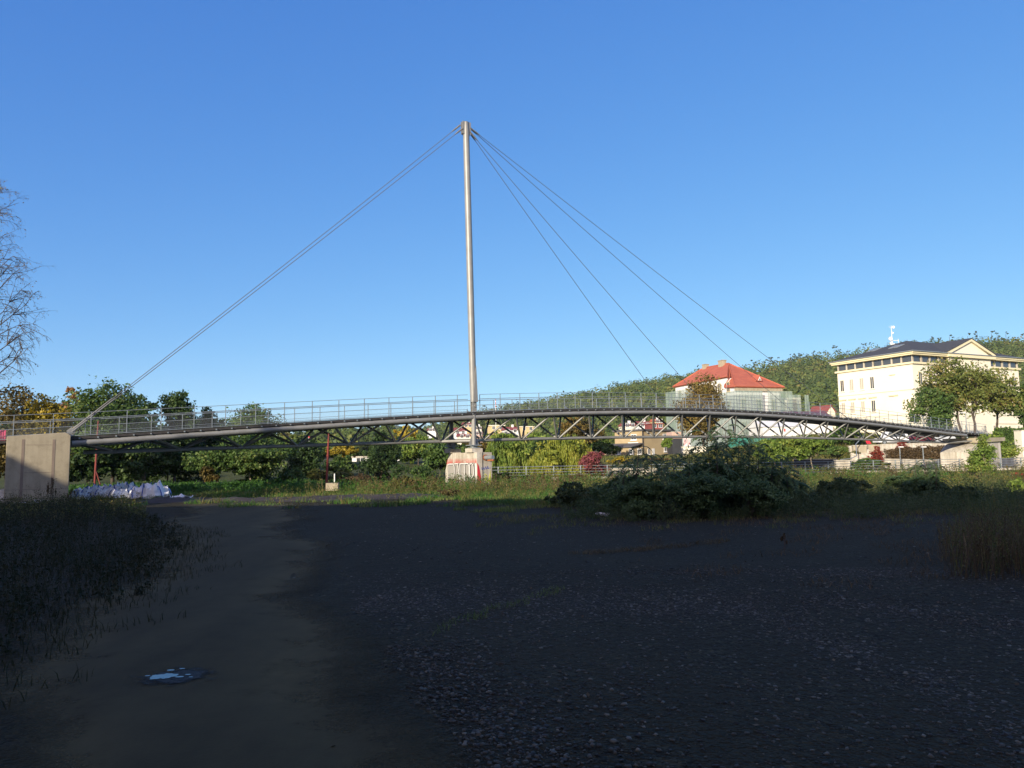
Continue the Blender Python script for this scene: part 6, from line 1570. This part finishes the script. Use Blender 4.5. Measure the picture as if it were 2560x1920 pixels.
# puddle on the track, in a ring of wet mud
pc = atz(408, 1708, 0)
wm, nt, b = newmat("puddle_water"); b.inputs["Base Color"].default_value = (0.02, 0.02, 0.02, 1); b.inputs["Roughness"].default_value = 0.03; b.inputs["Specular IOR Level"].default_value = 0.9
m = MB(); ring = []
zpd = float(gz(pc[0], pc[1])) + 0.046
for k in range(60):
    a = 2 * math.pi * k / 60; r = 1 + 0.22 * math.sin(2 * a + 1) + 0.10 * math.sin(5 * a) + 0.07 * math.sin(11 * a + 2)
    ring.append((pc[0] + 0.080 * r * math.cos(a), pc[1] + 0.085 * r * math.sin(a), zpd))
m.add(ring, [tuple(range(60))])
for dx, dy, rr in ((0.13, -0.02, 0.02), (0.17, 0.04, 0.014), (-0.02, 0.17, 0.018), (0.05, 0.21, 0.013), (0.22, -0.03, 0.010), (-0.13, 0.02, 0.012)):
    m.add([(pc[0] + dx + rr * 1.7 * math.cos(k * 0.7), pc[1] + dy + rr * math.sin(k * 0.7), zpd) for k in range(9)], [tuple(range(9))])
o = m.build("puddle", wm); o["kind"] = "structure"
wet, nt, b = newmat("wet_mud")
nt.links.new(ramp(nt, noise(nt, 14, 5, 0.7), [(0.35, (0.007, 0.006, 0.006)), (0.7, (0.018, 0.017, 0.015))]), b.inputs["Base Color"]); b.inputs["Roughness"].default_value = 0.7; b.inputs["Specular IOR Level"].default_value = 0.35
bump(nt, b, noise(nt, 30, 5, 0.7), 1.0, 0.03)
at_ = N(nt, "ShaderNodeAttribute"); at_.attribute_name = "edge"
s_ = N(nt, "ShaderNodeMath", operation='MULTIPLY_ADD'); nt.links.new(noise(nt, 7, 6, 0.7), s_.inputs[0]); s_.inputs[1].default_value = 1.6; nt.links.new(at_.outputs["Fac"], s_.inputs[2])
mr = N(nt, "ShaderNodeMapRange"); mr.inputs[1].default_value = 1.15; mr.inputs[2].default_value = 1.5; nt.links.new(s_.outputs[0], mr.inputs[0])
tr = N(nt, "ShaderNodeBsdfTransparent"); ms = N(nt, "ShaderNodeMixShader"); nt.links.new(mr.outputs[0], ms.inputs[0]); nt.links.new(tr.outputs[0], ms.inputs[1]); nt.links.new(b.outputs[0], ms.inputs[2])
nt.links.new(ms.outputs[0], nt.nodes["Material Output"].inputs[0])
RR, AA = np.meshgrid(np.linspace(0.01, 1, 10), np.linspace(0, 2 * math.pi, 33))
o = grid_mesh("wet_ground", pc[0] + 0.1 + RR * np.cos(AA) * 0.46, pc[1] + RR * np.sin(AA) * 0.36, RR * 0 + zpd - 0.003, wet)
av = o.data.attributes.new("edge", 'FLOAT', 'POINT'); av.data.foreach_set("value", (1.0 - RR).ravel().astype(np.float32)); o["kind"] = "structure"
# dark soil berm across the end of the track
X, Wd = np.meshgrid(np.linspace(-17, -2.8, 70), np.linspace(-1, 1, 15))
Yb = 35.2 + 0.06 * X + Wd * (1.7 + 0.4 * np.sin(X * 0.7)); fade = sstep(-17, -15.5, X) * (1 - sstep(-4.5, -2.8, X))
Zb = gz(X, Yb) - 0.02 + 0.16 * np.clip(1 - Wd ** 2, 0, 1) * fade * (0.8 + 0.25 * np.sin(X * 1.9) * np.cos(Yb * 1.3)) + 0.05 * np.sin(X * 5.1) * np.sin(Yb * 4.3) * fade * (1 - Wd ** 2)
o = grid_mesh("soil_berm", X, Yb, Zb + 0.005, M['soil']); o["kind"] = "structure"

# ------------------------------------------------------------------ red poles, sacks, tarpaulin, block
def red_pole(px, ytop, ybase, Y, label):
    a, b_ = at(px[0], ytop, Y), at(px[1], ybase, Y)
    t = thing("red_pole", (b_[0], Y, b_[2]), label, "pole", "rusty red steel poles behind the bridge")
    MB().tube([(b_[0], Y, min(b_[2], 0) - 0.2), b_ * 0.35 + a * 0.65, a], [0.065, 0.06, 0.045], 10).build("shaft", M['rust'], t)
    for q in (0.62, 0.75):
        c = b_ * (1 - q) + a * q; MB().tube([c, c + (0, 0, 0.10)], 0.085, 10).build("collar", M['rust'], t)
    MB().tube([b_ + (0, 0, 1.0), b_ + (0.35, 0, 0.02)], 0.03, 6).build("brace", M['rust'], t)
red_pole((246, 236), 1052, 1212, 46, "rusty red steel pole standing behind the white sacks")
red_pole((822, 815), 1084, 1236, 43, "rusty red steel pole beside the white block, truss in front")
p = at(829, 1236, 41)
t = thing("concrete_block", (p[0], 41, 0), "weathered white block at the foot of a red pole", "block")
m = MB(); m.box((p[0] + 0.05, 41, 0.30), (0.66, 0.5, 0.42), (0.99, 0.1, 0), (-0.1, 0.99, 0)); m.build("block_body", M['concrete'], t, bevel=0.03)
m = MB(); m.tube([(p[0] + 0.15, 41, 0.55), (p[0] + 0.15, 41, 1.0)], 0.035, 6); m.build("pipe_stub", M['white'], t)
for px, y0, y1, Y, wtxt in ((773, 1091, 1112, 170, "beyond the truss over the far hill"), (1239, 998, 1022, 300, "on the hill's end right of the mast")):
    a, b_ = at(px, y0, Y), at(px, y1, Y)
    t = thing("striped_mast", (b_[0], Y, b_[2]), "thin red and white striped mast " + wtxt, "mast")
    n = 6; zb2 = float(gz(b_[0], Y))
    MB().tube([(a[0], Y, zb2), (a[0], Y, b_[2])], 0.12, 6).build("shaft", M['white'], t)
    for k in range(n):
        z0, z1 = b_[2] + (a[2] - b_[2]) * k / n, b_[2] + (a[2] - b_[2]) * (k + 1) / n
        MB().tube([(a[0], Y, z0), (a[0], Y, z1)], 0.17, 6).build("band", M['red' if k % 2 else 'white'], t)
# sacks: crumpled big bags with open spiky mouths and blue lifting straps
def sack_mesh(seed):
    rg = np.random.default_rng(seed); m = MB(); seg = 22; prof = [(0.30, 0.0), (0.46, 0.06), (0.50, 0.25), (0.47, 0.45), (0.42, 0.60), (0.36, 0.70)]
    ph = rg.uniform(0, 6.28, 5); vs = []; fs = []
    for j, (r, h) in enumerate(prof):
        for k in range(seg):
            a = 2 * math.pi * k / seg
            rr = r * (1 + 0.12 * math.sin(3 * a + ph[0] + h * 4) + 0.09 * math.sin(7 * a + ph[1] - h * 7) + rg.normal() * 0.06)
            ca, sa = math.cos(a), math.sin(a); q = (abs(ca) ** 4 + abs(sa) ** 4) ** -0.25
            hh = h + rg.normal() * 0.02
            if j == len(prof) - 1: hh += 0.20 * max(0, math.sin(4 * a + ph[2])) ** 2 + 0.14 * rg.uniform() ** 2; rr_ = 1
            vs.append((rr * q * 0.95 * ca, rr * q * 0.95 * sa, hh))
    for j in range(len(prof) - 1):
        for k in range(seg):
            k2 = (k + 1) % seg; fs.append((j * seg + k, j * seg + k2, (j + 1) * seg + k2, (j + 1) * seg + k))
    n = len(vs)
    for k in range(seg):       # sunken load inside the mouth
        a = 2 * math.pi * k / seg; vs.append((0.24 * math.cos(a), 0.24 * math.sin(a), 0.56 + rg.normal() * 0.03))
    for k in range(seg):
        k2 = (k + 1) % seg; fs.append(((len(prof) - 1) * seg + k, (len(prof) - 1) * seg + k2, n + k2, n + k))
    fs.append(tuple(n + k for k in range(seg)))
    m.add(vs, fs, False)
    straps = []
    for k in range(4):
        a = math.pi / 4 + k * math.pi / 2; c = np.array([math.cos(a), math.sin(a), 0])
        tip = c * rg.uniform(0.25, 0.5) + np.array([rg.normal() * 0.08, rg.normal() * 0.08, 0.86 + rg.uniform() * 0.14])
        straps.append(MB().tube([c * 0.60 + (0, 0, 0.15), c * 0.58 + (0, 0, 0.45), c * 0.50 + (0, 0, 0.70), tip, c * 0.40 + (0.08, 0, 0.66)], 0.026, 5))
    return m, straps
protos = [sack_mesh(600 + i) for i in range(4)]
sk = [(200, 1250, 37.5, 0.9), (228, 1249, 38.2, 1.0), (262, 1250, 38.0, 1.05), (296, 1252, 37.6, 0.95), (322, 1251, 38.4, 1.0), (352, 1253, 37.6, 1.08), (384, 1254, 37.4, 1.1), (400, 1246, 39.2, 1.0),
      (212, 1238, 40.2, 1.0), (246, 1238, 40.4, 1.05), (280, 1238, 40.3, 1.0), (312, 1238, 40.2, 1.1), (344, 1238, 40.4, 1.05), (376, 1238, 40.6, 1.1)]
swt = ["against the abutment, front row", "second from the abutment in the front row", "third from the abutment, sagging, in the front row", "in the front row's middle, low", "just right of the front row's middle", "third from the right end of the front row",
       "large, second from the right end of the front row", "at the right end beside the brambles", "against the abutment in the back row", "in the back row before the red pole's foot", "in the back row right of the red pole", "in the back row's middle, peaked", "fourth from the right, back row, straps up", "at the back row's right end"]
made = {}
for i, (px, py, Y, s) in enumerate(sk):
    x = at(px, py, Y)[0]; k = i % 4; zg = float(gz(x, Y))
    lab = "white woven sack with blue straps " + swt[i]
    if k not in made:
        t = thing("bulk_sack", (0, 0, 0), lab, "sack", "white sacks dumped beside the abutment")
        bb = protos[k][0].build("bag", M['bag'], t); ss = [q.build("lifting_strap", M['strap'], t) for q in protos[k][1]]; made[k] = t
    else:
        t = made[k].copy(); COL.objects.link(t); t["label"] = lab
        for ch in list(made[k].children):
            c = ch.copy(); COL.objects.link(c); c.parent = t
    t.location = (x, Y, zg - 0.02); t.rotation_euler = (rnd.uniform(-0.22, 0.22), rnd.uniform(-0.22, 0.22), rnd.uniform(0, 6.2)); sc_ = s * 0.88; t.scale = (sc_ * 1.05, sc_ * 1.05, sc_ * rnd.uniform(0.60, 0.95))
# crumpled tarpaulin before the abutment
def sheet(name, label, cat, x0, x1, Y0, Y1, hfun, m_, n=34, k=12):
    rg = np.random.default_rng(77); xs = np.linspace(x0, x1, n); ys = np.linspace(Y0, Y1, k); X, Y = np.meshgrid(xs, ys)
    Z = hfun(X, Y) + rg.normal(size=X.shape) * 0.03
    o = grid_mesh(name, X + rg.normal(size=X.shape) * 0.05, Y, Z, m_, False); so = o.modifiers.new("thick", 'SOLIDIFY'); so.thickness = 0.01
    return tag(o, label, cat)
a, b_ = at(8, 1220, 35.5), at(112, 1248, 34.5)
sheet("tarpaulin", "crumpled pale tarpaulin lying along the abutment's foot", "tarpaulin", a[0], b_[0], 34.2, 35.6,
      lambda X, Y: gz(X, Y) + 0.08 + (Y - 34.2) / 1.4 * np.interp(X, [a[0], a[0] * .5 + b_[0] * .5, b_[0]], [0.62, 0.40, 0.06]) + 0.07 * np.sin(X * 6) * np.cos(Y * 5), M['white'])
p = at(396, 1246, 36.6)
sheet("plastic_sheet", "loose grey-white plastic scrap right of the sacks", "sheet", p[0] + 0.5, p[0] + 1.6, 36.2, 37.0, lambda X, Y: gz(X, Y) + 0.08 + 0.08 * np.sin(X * 7) * np.cos(Y * 6), M['bag'], 14, 8)
p = at(1505, 1277, 22.3)
sheet("plastic_sheet", "small white plastic scrap in the shade left of the thicket", "sheet", p[0] - 0.18, p[0] + 0.2, 22.2, 22.4, lambda X, Y: gz(X, Y) + 0.06 + 0.04 * np.sin(X * 17) * np.cos(Y * 16), M['bag'], 10, 7)
# magenta cloth on the railing at the left edge
p0, p1 = at(-20, 1075, 37.2), at(14, 1112, 37.2)
sheet_o = MB()
for k in range(10):
    x0 = p0[0] + (p1[0] - p0[0]) * k / 10; x1 = p0[0] + (p1[0] - p0[0]) * (k + 1) / 10; d0, d1 = 0.05 * math.sin(k * 1.8), 0.05 * math.sin((k + 1) * 1.8)
    sheet_o.add([(x0, 37.2 + d0, p1[2]), (x1, 37.2 + d1, p1[2] + 0.03), (x1, 37.2 + d1 * .5, p0[2]), (x0, 37.2 + d0 * .5, p0[2])], [(0, 1, 2, 3)], True)
o = sheet_o.build("hanging_cloth", M['magenta'], None, ((p0[0] + p1[0]) / 2, 37.2, p1[2])); so = o.modifiers.new("thick", 'SOLIDIFY'); so.thickness = 0.01
tag(o, "magenta cloth hung on the railing at the left edge", "cloth")

# single dry plants that stand out
def dry_plant(px, ytop, Y, label, seed, nb=9, m_='straw', leafy=0):
    rg = np.random.default_rng(seed); P = at(px, ytop, Y); z0 = float(gz(P[0], Y)); H = P[2] - z0
    t = thing("dry_weed", (P[0], Y, z0), label, "weed", "dry weeds standing alone")
    m = MB(); b0 = np.array([P[0], Y, z0 - 0.03]); top = np.array([P[0], Y, P[2]])
    m.tube([b0, b0 * 0.5 + top * 0.5 + rg.normal(size=3) * 0.02, top], [0.014, 0.011, 0.006], 5); heads = [top]
    for i in range(nb):
        f = rg.uniform(0.25, 0.85); a = rg.uniform(0, 6.28); s_ = b0 + (top - b0) * f; l = H * rg.uniform(0.25, 0.5) * (1.15 - f)
        e = s_ + np.array([math.cos(a) * 0.75, math.sin(a) * 0.75, 0.8]) * l; m.tube([s_, s_ * 0.5 + e * 0.5 - (0, 0, 0.04 * l), e], [0.008, 0.006, 0.004], 4); heads.append(e)
    m.build("stalk", M[m_], t)
    for h in heads:
        C = h + np.clip(rg.normal(size=(40, 3)), -1.6, 1.6) * np.array([0.02, 0.02, 0.10]) * H * 0.7 - np.array([0, 0, 0.08 * H])
        quads("seed_head", leaf_quads(C, rg.normal(size=C.shape), 0.03 + 0.004 * Y * 0.2, 0.6, rg), L['weed_brown'], t)
dry_plant(130, 1196, 31, "branched dry mullein before the abutment's shaded face", 701, 10)
dry_plant(180, 1222, 31.5, "reddish dry weed at the sacks' near corner", 702, 6)
dry_plant(362, 1183, 42, "tall brown dock seed stalk behind the sacks", 703, 5)
dry_plant(1960, 1335, 14, "small dark dock stalk alone on the gravel", 704, 4, 'bark')
dry_plant(2408, 1328, 11.5, "pale upright dry stalk in front of the right weeds", 705, 2)
dry_plant(2450, 1345, 11.2, "thin dry stalk right of the pale upright one", 706, 4)
dry_plant(2490, 1340, 11.4, "bent dry grass head at the right weeds' front", 707, 6)

# ------------------------------------------------------------------ the morning air
hm = bpy.data.materials.new("haze_air"); hm.use_nodes = True; hn = hm.node_tree; hn.nodes.remove(hn.nodes["Principled BSDF"])
pv = hn.nodes.new("ShaderNodeVolumePrincipled"); pv.inputs["Density"].default_value = 0.00009; pv.inputs["Color"].default_value = (0.86, 0.92, 1.0, 1)
hn.links.new(pv.outputs[0], hn.nodes["Material Output"].inputs["Volume"])
o = MB().box((0, 650, 96), (5400, 2300, 206)).build("haze", hm); o["kind"] = "stuff"
